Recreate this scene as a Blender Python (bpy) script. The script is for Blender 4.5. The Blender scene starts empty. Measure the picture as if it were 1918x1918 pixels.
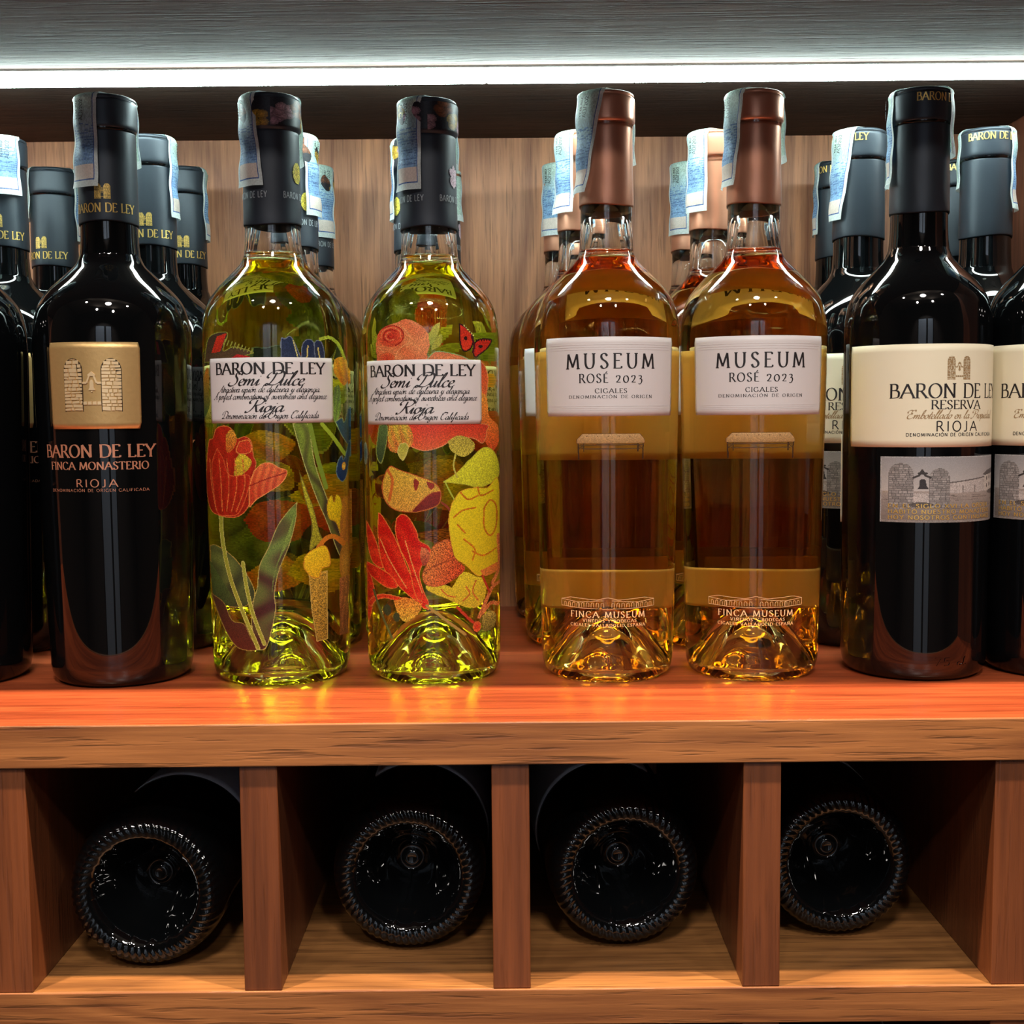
import bpy, bmesh, math, random
import numpy as np
from mathutils import Vector, Matrix

random.seed(4)
rng = np.random.default_rng(7)
C = bpy.context.scene.collection
SC = bpy.context.scene
PI = math.pi
Z0 = 1.25            # height of the display shelf above the floor

# ------------------------------------------------------------------ camera, world, lights, exposure
cam_d = bpy.data.cameras.new('camera')
cam = bpy.data.objects.new('camera', cam_d)
C.objects.link(cam)
pitch, roll = math.atan(184 / 2360), .0085
cam.matrix_world = (Matrix.Translation((0, 0, Z0 + .139)) @ Matrix.Rotation(PI / 2 - pitch, 4, 'X') @ Matrix.Rotation(-roll, 4, 'Z'))
cam_d.sensor_width = 36
cam_d.lens = 2360 / 1918 * 36
cam_d.clip_start = .01
SC.camera = cam

w = bpy.data.worlds.new('room_air')
SC.world = w
w.use_nodes = True
w.node_tree.nodes['Background'].inputs[0].default_value = (.9, .8, .7, 1)
w.node_tree.nodes['Background'].inputs[1].default_value = .05

vs = SC.view_settings
vs.view_transform = 'Standard'
vs.look = 'None'
vs.exposure = 0
vs.gamma = 1
vs.use_curve_mapping = False

SC.cycles.max_bounces = 32
SC.cycles.transmission_bounces = 28
SC.cycles.glossy_bounces = 8
SC.cycles.diffuse_bounces = 4
SC.cycles.transparent_max_bounces = 16
SC.cycles.sample_clamp_indirect = 30
SC.cycles.blur_glossy = .5


def spot(name, loc, target, energy, color, size, angle):
    d = bpy.data.lights.new(name, 'SPOT')
    d.energy, d.color, d.shadow_soft_size, d.spot_size, d.spot_blend = energy, color, size, angle, .5
    o = bpy.data.objects.new(name, d)
    C.objects.link(o)
    o.location = loc
    o.rotation_euler = (Vector(target) - Vector(loc)).to_track_quat('-Z', 'Y').to_euler()
    return o


WARM = (1, .74, .50)
# two ceiling downlights above the front of the cabinet, one to each side
spot('ceiling_spot', (-.42, .30, Z0 + 1.50), (-.10, .56, Z0), 225, WARM, .022, 1.3)
spot('ceiling_spot', (.42, .30, Z0 + 1.50), (.10, .56, Z0), 225, WARM, .022, 1.3)
# round ceiling lamps of the shop, behind the camera
for lx, ly, lsize, le in ((.04, -.62, .26, 20), (-.85, -.45, .10, 6), (.90, -.50, .10, 6), (-.45, -1.35, .12, 9), (.50, -1.40, .12, 9)):
    d = bpy.data.lights.new('ceiling_lamp', 'AREA')
    d.shape, d.size, d.energy, d.color = 'DISK', lsize, le, (1, .93, .86)
    o = bpy.data.objects.new('ceiling_lamp', d)
    C.objects.link(o)
    o.location = (lx, ly, Z0 + 1.50)
    o.rotation_euler = (Vector((0, .75, Z0 + .1)) - Vector(o.location)).to_track_quat('-Z', 'Y').to_euler()
spot('added_proxy_spot', (0, -.9, 2.7), (0, -1.86, .9), 220, (.80, .90, 1), .03, 1.5)  # added light, only brightens the pale panels mirrored in the bottles
LED_STRENGTH = 50


# ------------------------------------------------------------------ helpers
def lin(c):
    return tuple((v / 12.92 if v <= .04045 else ((v + .055) / 1.055) ** 2.4) for v in [x / 255 for x in c])


def link(name, me, mat=None, parent=None, smooth=False):
    o = bpy.data.objects.new(name, me)
    C.objects.link(o)
    if mat is not None:
        for m in (mat if isinstance(mat, (list, tuple)) else [mat]):
            me.materials.append(m)
    if parent is not None:
        o.parent = parent
    if smooth:
        me.polygons.foreach_set('use_smooth', [True] * len(me.polygons))
    return o


def mesh(name, verts, faces, mat=None, parent=None, smooth=False):
    me = bpy.data.meshes.new(name)
    me.from_pydata(verts, [], faces)
    me.update()
    return link(name, me, mat, parent, smooth)


def tag(o, label=None, cat=None, group=None, kind=None):
    if label: o['label'] = label
    if cat: o['category'] = cat
    if group: o['group'] = group
    if kind: o['kind'] = kind
    return o


def thing(name, loc, rz, label, cat, group=None):
    o = bpy.data.objects.new(name, None)
    o.empty_display_size = .02
    C.objects.link(o)
    o.location = loc
    o.rotation_euler = (0, 0, rz)
    return tag(o, label, cat, group)


def box(name, x0, x1, y0, y1, z0, z1, mat, parent=None, bevel=.0008):
    bm = bmesh.new()
    bmesh.ops.create_cube(bm, size=1)
    for v in bm.verts:
        v.co = Vector(((x0 + x1) / 2 + v.co.x * (x1 - x0), (y0 + y1) / 2 + v.co.y * (y1 - y0), (z0 + z1) / 2 + v.co.z * (z1 - z0)))
    if bevel:
        bmesh.ops.bevel(bm, geom=list(bm.edges), offset=bevel, segments=2, affect='EDGES', profile=.5)
    me = bpy.data.meshes.new(name)
    bm.to_mesh(me)
    bm.free()
    return link(name, me, mat, parent)


def lathe(name, prof, mat, parent=None, segs=96, rad=None):
    """prof = [(r, z)], closed at the axis where r == 0; rad(r, z, a) may change the radius"""
    vs_, fs = [], []
    rings = []
    for r, z in prof:
        if r <= 1e-7:
            rings.append([len(vs_)])
            vs_.append((0, 0, z))
        else:
            base = len(vs_)
            for i in range(segs):
                a = 2 * PI * i / segs
                rr, zz = rad(r, z, a) if rad else (r, z)
                vs_.append((rr * math.sin(a), -rr * math.cos(a), zz))
            rings.append(list(range(base, base + segs)))
    for A, B in zip(rings, rings[1:]):
        if len(A) == 1 and len(B) == 1: continue
        for i in range(segs):
            j = (i + 1) % segs
            if len(A) == 1: fs.append((A[0], B[j], B[i]))
            elif len(B) == 1: fs.append((A[i], A[j], B[0]))
            else: fs.append((A[i], A[j], B[j], B[i]))
    o = mesh(name, vs_, fs, mat, parent, True)
    bm = bmesh.new()
    bm.from_mesh(o.data)
    bmesh.ops.recalc_face_normals(bm, faces=bm.faces)
    bm.to_mesh(o.data)
    bm.free()
    return o


def catmull(pts, n=8):
    P = [np.array(p, float) for p in pts]
    if len(P) < 3: return [tuple(p) for p in P]
    P = [2 * P[0] - P[1]] + P + [2 * P[-1] - P[-2]]
    out = []
    for i in range(1, len(P) - 2):
        a, b, c, d_ = P[i - 1], P[i], P[i + 1], P[i + 2]
        for k in range(n):
            t = k / n
            out.append(tuple(.5 * ((2 * b) + (c - a) * t + (2 * a - 5 * b + 4 * c - d_) * t * t + (3 * b - 3 * c + d_ - a) * t ** 3)))
    out.append(tuple(P[-2]))
    return out


# ------------------------------------------------------------------ materials
def mat_new(name):
    m = bpy.data.materials.new(name)
    m.use_nodes = True
    nt = m.node_tree
    return m, nt, nt.nodes['Principled BSDF'], nt.nodes['Material Output']


def N(nt, t, **kw):
    n = nt.nodes.new(t)
    for k, v in kw.items():
        if hasattr(n, k): setattr(n, k, v)
        else: n.inputs[k].default_value = v
    return n


def plain(name, col, rough=.5, metal=0., spec=.5, noise=0., nscale=400, coat=0., bump=0.):
    m, nt, b, out = mat_new(name)
    b.inputs['Base Color'].default_value = (*lin(col), 1)
    b.inputs['Roughness'].default_value = rough
    b.inputs['Metallic'].default_value = metal
    b.inputs['Specular IOR Level'].default_value = spec
    b.inputs['Coat Weight'].default_value = coat
    if noise or bump:
        tc = N(nt, 'ShaderNodeTexCoord')
        nz = N(nt, 'ShaderNodeTexNoise')
        nz.inputs['Scale'].default_value = nscale
        nz.inputs['Detail'].default_value = 4
        nt.links.new(tc.outputs['Object'], nz.inputs['Vector'])
        if noise:
            hs = N(nt, 'ShaderNodeMix', data_type='RGBA')
            hs.inputs[6].default_value = (*[v * (1 - noise) for v in lin(col)], 1)
            hs.inputs[7].default_value = (*[min(1, v * (1 + noise)) for v in lin(col)], 1)
            nt.links.new(nz.outputs['Fac'], hs.inputs[0])
            nt.links.new(hs.outputs[2], b.inputs['Base Color'])
        if bump:
            bp = N(nt, 'ShaderNodeBump')
            bp.inputs['Strength'].default_value = bump
            bp.inputs['Distance'].default_value = .0004
            nt.links.new(nz.outputs['Fac'], bp.inputs['Height'])
            nt.links.new(bp.outputs['Normal'], b.inputs['Normal'])
    return m


def wood(name, dark, light, axis, rough=.42, bump=.25, pore=.55, cathedral=.5, rings=26.):
    """procedural veneer: fine fibres and pores stretched along `axis`, broad cathedral figure over it"""
    m, nt, b, out = mat_new(name)
    L = nt.links.new
    tc = N(nt, 'ShaderNodeTexCoord')
    oi = N(nt, 'ShaderNodeObjectInfo')
    mul = N(nt, 'ShaderNodeMath', operation='MULTIPLY')
    mul.inputs[1].default_value = 9.
    L(oi.outputs['Random'], mul.inputs[0])
    add = N(nt, 'ShaderNodeVectorMath', operation='ADD')
    L(tc.outputs['Object'], add.inputs[0])
    L(mul.outputs[0], add.inputs[1])

    def mapped(stretch):
        mp = N(nt, 'ShaderNodeMapping')
        s = [1, 1, 1]
        s[axis] = stretch
        mp.inputs['Scale'].default_value = s
        L(add.outputs[0], mp.inputs['Vector'])
        return mp.outputs[0]
    broad = N(nt, 'ShaderNodeTexNoise', Scale=7., Detail=3.)
    broad.inputs['Distortion'].default_value = .6
    L(mapped(.18), broad.inputs['Vector'])
    wv = N(nt, 'ShaderNodeMath', operation='MULTIPLY')
    wv.inputs[1].default_value = rings
    L(broad.outputs['Fac'], wv.inputs[0])
    fr = N(nt, 'ShaderNodeMath', operation='PINGPONG')
    fr.inputs[1].default_value = 1.
    L(wv.outputs[0], fr.inputs[0])
    fine = N(nt, 'ShaderNodeTexNoise', Scale=260., Detail=5.)
    fine.inputs['Roughness'].default_value = .65
    L(mapped(.035), fine.inputs['Vector'])
    por = N(nt, 'ShaderNodeTexNoise', Scale=520., Detail=3.)
    L(mapped(.05), por.inputs['Vector'])
    pr = N(nt, 'ShaderNodeMapRange')
    pr.inputs['From Min'].default_value = .56
    pr.inputs['From Max'].default_value = .70
    L(por.outputs['Fac'], pr.inputs['Value'])
    mix1 = N(nt, 'ShaderNodeMath', operation='MULTIPLY')
    mix1.inputs[1].default_value = cathedral
    L(fr.outputs[0], mix1.inputs[0])
    mix2 = N(nt, 'ShaderNodeMath', operation='MULTIPLY')
    mix2.inputs[1].default_value = 1.7
    sub = N(nt, 'ShaderNodeMath', operation='SUBTRACT')
    sub.inputs[1].default_value = .5
    L(fine.outputs['Fac'], sub.inputs[0])
    L(sub.outputs[0], mix2.inputs[0])
    s1 = N(nt, 'ShaderNodeMath', operation='ADD')
    L(mix1.outputs[0], s1.inputs[0])
    L(mix2.outputs[0], s1.inputs[1])
    s2 = N(nt, 'ShaderNodeMath', operation='ADD')
    s2.inputs[1].default_value = .5 - cathedral / 2
    s2.use_clamp = True
    L(s1.outputs[0], s2.inputs[0])
    cr = N(nt, 'ShaderNodeMix', data_type='RGBA')
    cr.inputs[6].default_value = (*lin(dark), 1)
    cr.inputs[7].default_value = (*lin(light), 1)
    L(s2.outputs[0], cr.inputs[0])
    pm = N(nt, 'ShaderNodeMath', operation='MULTIPLY')
    pm.inputs[1].default_value = pore
    L(pr.outputs[0], pm.inputs[0])
    c2 = N(nt, 'ShaderNodeMix', data_type='RGBA')
    c2.inputs[7].default_value = (*[v * .35 for v in lin(dark)], 1)
    L(pm.outputs[0], c2.inputs[0])
    L(cr.outputs[2], c2.inputs[6])
    L(c2.outputs[2], b.inputs['Base Color'])
    b.inputs['Roughness'].default_value = rough
    bp = N(nt, 'ShaderNodeBump')
    bp.inputs['Strength'].default_value = bump
    bp.inputs['Distance'].default_value = .0006
    hh = N(nt, 'ShaderNodeMath', operation='SUBTRACT')
    L(fine.outputs['Fac'], hh.inputs[0])
    L(pr.outputs[0], hh.inputs[1])
    L(hh.outputs[0], bp.inputs['Height'])
    L(bp.outputs['Normal'], b.inputs['Normal'])
    return m


def glass(name, ior, col=(1, 1, 1), absorb=None, density=0., rough=0.):
    m, nt, b, out = mat_new(name)
    nt.nodes.remove(b)
    g = N(nt, 'ShaderNodeBsdfGlass')
    g.inputs['Color'].default_value = (*col, 1)
    g.inputs['IOR'].default_value = ior
    g.inputs['Roughness'].default_value = rough
    nt.links.new(g.outputs[0], out.inputs['Surface'])
    if absorb:
        v = N(nt, 'ShaderNodeVolumeAbsorption')
        v.inputs['Color'].default_value = (*absorb, 1)
        v.inputs['Density'].default_value = density
        nt.links.new(v.outputs[0], out.inputs['Volume'])
    return m


def paint_mat(name, rough=.45, transl=.0, attr=True, col=(200, 200, 200), spec=.4, tcol=None):
    """ink or paper; colour comes from the flat print stored on the mesh, some light passes through"""
    m, nt, b, out = mat_new(name)
    L = nt.links.new
    b.inputs['Roughness'].default_value = rough
    b.inputs['Specular IOR Level'].default_value = spec
    if attr:
        a = N(nt, 'ShaderNodeAttribute')
        a.attribute_name = 'print'
        src = a.outputs['Color']
        L(src, b.inputs['Base Color'])
    else:
        b.inputs['Base Color'].default_value = (*lin(col), 1)
    if transl:
        t = N(nt, 'ShaderNodeBsdfTranslucent')
        if tcol: t.inputs[0].default_value = (*lin(tcol), 1)
        elif attr: L(src, t.inputs[0])
        else: t.inputs[0].default_value = (*lin(col), 1)
        mx = N(nt, 'ShaderNodeMixShader')
        mx.inputs[0].default_value = transl
        L(b.outputs[0], mx.inputs[1])
        L(t.outputs[0], mx.inputs[2])
        L(mx.outputs[0], out.inputs['Surface'])
    return m


M = {}
M['wood_edge'] = wood('wood_edge', (98, 56, 28), (152, 98, 54), 0, .45, .22)
M['wood_front'] = wood('wood_front', (78, 41, 22), (114, 63, 34), 2, .40, .22, .3, .35, 14)
M['wood_top'] = wood('wood_top', (112, 48, 26), (172, 82, 46), 0, .28, .12, .45, .5, 16)
M['wood_cell'] = wood('wood_cell', (92, 58, 30), (150, 102, 56), 0, .42, .15)
M['wood_back'] = wood('wood_back', (126, 72, 46), (206, 138, 96), 2, .5, .25, .5, .65, 20)
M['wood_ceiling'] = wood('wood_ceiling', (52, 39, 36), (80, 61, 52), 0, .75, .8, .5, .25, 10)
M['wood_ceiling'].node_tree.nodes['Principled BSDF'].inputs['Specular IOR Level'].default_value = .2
M['wood_side'] = wood('wood_side', (96, 52, 38), (136, 80, 58), 2, .45, .25)
M['dark_glass'] = plain('dark_glass', (6, 7, 8), .03, 0, .5)
M['clear_glass'] = glass('clear_glass', 1.5, (.99, 1, .985))
M['white_wine'] = glass('white_wine', 1.34 / 1.5, (1, 1, 1), (.95, .92, .0), 22)
M['rose_wine'] = glass('rose_wine', 1.34 / 1.5, (1, 1, 1), (.965, .71, .0), 26)
M['neck_air'] = glass('neck_air', 1 / 1.5)
M['cork'] = plain('cork', (196, 160, 112), .8, noise=.2, nscale=600)
M['cap_black'] = plain('capsule_charcoal', (44, 50, 58), .42, .35, .5, bump=.15, nscale=250)
M['cap_navy'] = plain('capsule_navy', (38, 44, 54), .5, .1, .5, bump=.1, nscale=250)
M['cap_copper'] = plain('capsule_copper', (200, 138, 110), .33, .55, .5, bump=.1, nscale=250)
M['gold'] = plain('gold_foil', (226, 188, 104), .35, .55)
M['copper_ink'] = plain('copper_ink', (214, 146, 114), .35, .5)
M['brass'] = plain('brushed_brass', (196, 160, 104), .42, .6, noise=.08, nscale=500, bump=.2)
M['brass_light'] = plain('polished_brass', (238, 208, 160), .35, .5)
M['brass_dark'] = plain('dark_brass', (58, 42, 26), .5, .4)
M['ink'] = plain('black_ink', (28, 24, 26), .5)
M['ink_soft'] = plain('grey_ink', (70, 62, 64), .5)
M['bronze_ink'] = plain('bronze_ink', (150, 122, 84), .5)
M['silver_ink'] = plain('silver_ink', (150, 156, 160), .45, .2)
M['dim_ink'] = plain('dim_ink', (62, 64, 68), .5)
M['pale_ink'] = plain('pale_ink', (250, 214, 160), .45)
M['label_white'] = paint_mat('label_white', .5, .12, False, (214, 206, 204))
M['label_cream'] = paint_mat('label_cream', .5, 0, False, (222, 212, 184))
M['label_back'] = paint_mat('label_back', .6, .65, False, (225, 205, 175), tcol=(250, 232, 196))
M['label_grey'] = paint_mat('label_grey', .6, 0, False, (196, 196, 200))
M['print'] = paint_mat('ink_print', .4, .30)
M['photo_print'] = paint_mat('photo_print', .45, 0)
M['strip'] = paint_mat('stamp_paper', .5, .25)


# ------------------------------------------------------------------ pen lettering
# skeleton letters: l = straight stroke, c = curve through points, e = ellipse cx,cy,rx,ry,a0,a1
P_BOWL = 'c .1,1 .34,1 .48,.92 .51,.75 .46,.57 .3,.49 .1,.49'
GL = {
    'A': (.80, 'l 0,0 .40,1|l .40,1 .80,0|l .14,.36 .66,.36'),
    'B': (.60, 'l .1,0 .1,1|c .1,1 .34,1 .46,.92 .48,.77 .42,.6 .1,.54|c .1,.54 .42,.54 .56,.44 .58,.27 .5,.06 .1,0'),
    'C': (.74, 'c .70,.80 .56,.97 .42,1.01 .2,.94 .06,.7 .05,.42 .16,.1 .40,-.01 .58,.03 .73,.2'),
    'D': (.78, 'l .1,0 .1,1|c .1,1 .40,1 .64,.88 .74,.5 .64,.12 .40,0 .1,0'),
    'E': (.56, 'l .1,0 .1,1|l .1,1 .50,1|l .1,.53 .43,.53|l .1,0 .54,0'),
    'F': (.52, 'l .1,0 .1,1|l .1,1 .50,1|l .1,.53 .43,.53'),
    'G': (.80, 'c .70,.80 .56,.97 .42,1.01 .2,.94 .06,.7 .05,.42 .16,.1 .40,-.01 .58,.02 .71,.12|l .71,.06 .71,.44'),
    'H': (.78, 'l .1,0 .1,1|l .68,0 .68,1|l .1,.52 .68,.52'),
    'I': (.22, 'l .11,0 .11,1'),
    'J': (.40, 'c .28,1 .28,.22 .2,.02 .02,.0'),
    'L': (.54, 'l .1,0 .1,1|l .1,0 .52,0'),
    'M': (.96, 'l .08,0 .16,1|l .16,1 .48,.1|l .48,.1 .80,1|l .80,1 .88,0'),
    'N': (.82, 'l .1,0 .1,1|l .1,1 .70,0|l .70,0 .70,1'),
    'O': (.84, 'e .42,.5 .37,.51 0,360'),
    'P': (.56, 'l .1,0 .1,1|' + P_BOWL),
    'R': (.66, 'l .1,0 .1,1|' + P_BOWL + '|l .32,.5 .66,0'),
    'S': (.52, 'c .45,.84 .36,.97 .24,1.01 .1,.93 .07,.76 .16,.61 .36,.46 .47,.27 .42,.08 .26,-.01 .12,.04 .04,.2'),
    'T': (.68, 'l .34,0 .34,1|l .02,1 .66,1'),
    'U': (.76, 'c .1,1 .1,.6 .11,.3 .2,.07 .38,-.01 .56,.07 .65,.3 .66,.6 .66,1'),
    'V': (.76, 'l .02,1 .38,0|l .38,0 .74,1'),
    'X': (.72, 'l .04,1 .68,0|l .66,1 .06,0'),
    'Y': (.72, 'l .36,0 .36,.48|l .02,1 .36,.46|l .70,1 .36,.46'),
    'Z': (.62, 'l .05,1 .58,1|l .58,1 .04,0|l .04,0 .58,0'),
    '0': (.68, 'e .33,.38 .27,.39 0,360'),
    '2': (.58, 'c .08,.6 .12,.76 .28,.8 .44,.72 .44,.54 .3,.26 .08,.02|l .08,.02 .54,.02'),
    '3': (.52, 'c .08,.72 .22,.8 .38,.74 .38,.54 .2,.42|c .2,.42 .42,.38 .46,.12 .3,-.16 .06,-.16'),
    '7': (.56, 'l .04,.98 .52,.98|l .52,.98 .18,0'),
    '5': (.54, 'l .46,.98 .14,.98|l .14,.98 .10,.56|c .10,.56 .34,.6 .48,.36 .38,.04 .06,.04'),
    '/': (.40, 'l .02,-.1 .38,1.05'),
    '.': (.2, 'l .08,0 .12,.05'),
    ' ': (.34, ''),
    # script lower case
    'a': (.50, 'c .38,.38 .26,.45 .12,.38 .05,.2 .1,.03 .2,.02 .32,.2 .38,.42|c .38,.42 .35,.12 .4,.0 .54,.14'),
    'b': (.44, 'c .02,.14 .2,.6 .26,.94 .2,1 .12,.8 .08,.2 .14,.02 .28,.04 .36,.26 .28,.42 .14,.3'),
    'c': (.38, 'c .32,.36 .26,.45 .12,.38 .05,.2 .1,.02 .24,.0 .42,.14'),
    'd': (.50, 'c .38,.38 .26,.45 .12,.38 .05,.2 .1,.03 .2,.02 .34,.24 .46,1|c .46,1 .36,.3 .38,.0 .54,.14'),
    'e': (.38, 'c .04,.18 .24,.26 .30,.38 .22,.46 .09,.36 .06,.14 .16,.0 .28,.02 .42,.14'),
    'f': (.36, 'c .02,.1 .26,.6 .34,.92 .28,1.02 .2,.8 .14,.1 .06,-.34 -.02,-.36 .0,-.2 .16,.02 .36,.14'),
    'g': (.46, 'c .36,.38 .24,.45 .11,.38 .05,.2 .1,.03 .2,.04 .36,.42|c .36,.42 .30,-.1 .2,-.36 .06,-.36 .08,-.2 .46,.12'),
    'i': (.28, 'c .0,.12 .14,.42 .12,.1 .16,.0 .30,.12|l .17,.62 .19,.66'),
    'j': (.28, 'c .0,.12 .16,.42 .10,-.1 .0,-.36 -.12,-.38 -.1,-.2 .30,.12|l .19,.62 .21,.66'),
    'l': (.30, 'c .0,.12 .2,.6 .28,.94 .22,1.0 .14,.7 .1,.1 .16,.0 .32,.14'),
    'm': (.72, 'c .02,.3 .08,.44 .07,.2 .05,0|c .05,0 .16,.34 .26,.44 .30,.3 .28,.0|c .28,0 .4,.36 .49,.44 .54,.3 .52,.06 .58,.0 .74,.14'),
    'n': (.50, 'c .02,.3 .08,.44 .07,.2 .05,0|c .05,0 .16,.34 .27,.44 .32,.3 .30,.06 .36,.0 .52,.14'),
    'o': (.42, 'c .24,.44 .1,.38 .05,.2 .11,.02 .24,.02 .34,.24 .3,.42 .24,.44|c .28,.42 .34,.34 .44,.4'),
    'p': (.46, 'c .0,.12 .14,.5 .12,.1 .06,-.38|c .1,.1 .2,.42 .34,.42 .38,.2 .28,.02 .14,.08|c .28,.02 .36,.04 .48,.14'),
    'r': (.38, 'c .0,.12 .1,.48 .16,.40 .28,.40 .26,.2 .24,.02 .40,.14'),
    's': (.34, 'c .0,.1 .16,.36 .2,.46 .28,.2 .22,.02 .08,.0 .1,.08|c .22,.02 .3,.06 .36,.14'),
    't': (.30, 'c .0,.12 .18,.5 .22,.8|c .22,.8 .12,.1 .16,.0 .32,.14|l .06,.48 .32,.5'),
    'u': (.50, 'c .0,.14 .12,.44 .1,.1 .18,.0 .3,.16 .36,.44|c .36,.44 .34,.06 .38,.0 .52,.14'),
    'v': (.44, 'c .0,.2 .12,.44 .14,.1 .2,.0 .34,.2 .36,.42 .46,.38'),
    'w': (.64, 'c .0,.2 .1,.44 .1,.1 .18,.0 .3,.2 .34,.42|c .34,.42 .32,.06 .4,.0 .54,.2 .56,.42 .66,.38'),
    'y': (.46, 'c .0,.14 .12,.44 .1,.1 .18,.02 .3,.16 .36,.44|c .36,.44 .28,-.1 .18,-.38 .04,-.36 .08,-.2 .46,.12'),
    'z': (.42, 'c .02,.3 .12,.44 .22,.38 .32,.42 .18,.2 .04,.0 .2,.04 .3,.0 .42,.14'),
}
# swash capitals for the script lines
SW = {
    'S': (.66, 'c .66,.74 .66,.94 .50,1.02 .32,.90 .32,.68 .48,.46 .50,.22 .34,.02 .12,-.02 -.02,.10 .06,.24'),
    'D': (.86, 'c .46,.9 .4,.4 .26,.04 .1,.0 .12,.12 .4,.02 .7,.1 .92,.5 .86,.9 .5,1.06 .14,.9 .02,.62 .14,.5'),
    'R': (.80, 'c .42,.9 .36,.4 .2,.04 .02,-.04 .0,.08|c .1,.62 .02,.78 .2,1.0 .6,1.05 .82,.86 .66,.56 .34,.5|c .44,.52 .56,.2 .66,.02 .84,.12'),
    'A': (.80, 'c .0,.1 .06,.0 .2,.1 .46,.56 .72,1.0|c .72,1.0 .62,.4 .64,.02 .8,.12|c .3,.34 .5,.4 .7,.36'),
    'O': (.80, 'c .5,1.0 .2,.9 .04,.5 .14,.08 .4,.0 .7,.3 .78,.7 .6,.98 .4,.8 .46,.6'),
    'C': (.70, 'c .56,.72 .72,.9 .62,1.02 .3,.9 .06,.5 .12,.1 .36,.0 .66,.2|c .62,1.0 .3,1.04 .1,.8 .2,.66'),
    'E': (.70, 'c .66,.84 .6,1.02 .38,.96 .3,.7 .46,.56|c .46,.56 .16,.5 .06,.2 .2,.0 .46,.02 .7,.2|c .38,.96 .1,1.02 -.1,.8 .0,.66'),
    'P': (.74, 'c .42,.9 .36,.4 .2,.04 .02,-.04 .0,.08|c .1,.62 .02,.78 .2,1.0 .6,1.05 .82,.86 .66,.56 .34,.5'),
}
ACC = {'Ó': 'O', 'É': 'E', 'Ñ': 'N', 'ó': 'o', 'Í': 'I'}


def strokes(ch, script):
    base = ACC.get(ch, ch)
    wd, s = (SW[base] if script and base in SW else GL[base])
    res = []
    if s:
        for part in s.split('|'):
            k, rest = part[0], part[2:].split()
            pts = [tuple(float(v) for v in q.split(',')) for q in rest]
            if k == 'e':
                (cx, cy), (rx, ry), (a0, a1) = pts
                res.append(('e', [(cx + rx * math.cos(math.radians(a0 + (a1 - a0) * i / 28)), cy + ry * math.sin(math.radians(a0 + (a1 - a0) * i / 28))) for i in range(29)], None))
            elif k == 'c':
                res.append(('c', catmull(pts, 5), (pts[0], pts[-1])))
            else:
                res.append(('l', pts, (pts[0], pts[-1])))
    if ch in ('Ó', 'É', 'Í'): res.append(('l', [(wd * .45, 1.1), (wd * .45 + .16, 1.28)], None))
    if ch == 'ó': res.append(('l', [(.22, .58), (.34, .74)], None))
    if ch == 'Ñ': res.append(('c', catmull([(.2, 1.12), (.34, 1.2), (.46, 1.12), (.6, 1.2)], 4), None))
    return wd, res


STY = {  # nib long half-axis, short half-axis, nib angle, serif, shear
    'roman': (.070, .026, 12, True, 0.),
    'roman_mid': (.076, .028, 12, True, 0.),
    'roman_bold': (.088, .034, 12, True, 0.),
    'sans': (.058, .050, 0, False, 0.),
    'sans_bold': (.085, .075, 0, False, 0.),
    'script': (.060, .018, 35, False, .36),
}


def pen_text(text, x0, x1, z0, h, style, gap=.10):
    """ribbons for one line between x0 and x1 (metres along the surface), baseline z0, capital height h"""
    a, b, ang, serif, shear = STY[style]
    script = style == 'script'
    if script: gap = -.04
    u = (math.cos(math.radians(ang)), math.sin(math.radians(ang)))
    total = sum(strokes(c, script)[0] + gap for c in text) - gap
    sx = (x1 - x0) / total
    verts, faces = [], []
    pen = 0.

    def ribbon(pts, ox, sc=1.):
        q = [((ox + p[0]), p[1]) for p in pts]
        base = len(verts)
        n = len(q)
        for i, p in enumerate(q):
            pa, pb = q[max(0, i - 1)], q[min(n - 1, i + 1)]
            dx, dy = pb[0] - pa[0], pb[1] - pa[1]
            dl = math.hypot(dx, dy) or 1.
            nx, ny = -dy / dl, dx / dl
            ww = math.hypot(a * (nx * u[0] + ny * u[1]), b * (-nx * u[1] + ny * u[0])) * sc
            for s in (1, -1):
                X, Y = p[0] + nx * ww * s, p[1] + ny * ww * s
                X += shear * Y
                verts.append((x0 + X * sx, z0 + Y * h))
        for i in range(n - 1):
            k = base + 2 * i
            faces.append((k, k + 1, k + 3, k + 2))
    for c in text:
        wd, st = strokes(c, script)
        ends = [e for s in st if s[2] for e in s[2]]
        for k, pts, ee in st:
            ribbon(pts, pen)
            if serif and ee and k in 'lc' and c not in '/.':
                for j, e in enumerate(ee):
                    pa, pb = (pts[0], pts[1]) if j == 0 else (pts[-1], pts[-2])
                    vert = abs(pb[0] - pa[0]) < .8 * abs(pb[1] - pa[1])
                    shared = sum(1 for q in ends if abs(q[0] - e[0]) + abs(q[1] - e[1]) < .02) > 1
                    if vert and e[1] in (0., 1.):
                        if shared and c in 'BDEFLPR': ribbon([(e[0] - .10, e[1]), (e[0], e[1])], pen)
                        elif not shared: ribbon([(e[0] - .12, e[1]), (e[0] + .12, e[1])], pen)
                    elif not vert and not shared and c in 'EFLTZ' and e[1] in (0., 1.):
                        dy = -.14 if e[1] == 1. else .14
                        ribbon([(e[0], e[1]), (e[0] + (.02 if e[0] > .3 else -.02), e[1] + dy)], pen, .8)
        pen += wd + gap
    return verts, faces


def merge(parts):
    V, F = [], []
    for v, f in parts:
        b = len(V)
        V += v
        F += [tuple(i + b for i in t) for t in f]
    return V, F


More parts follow.
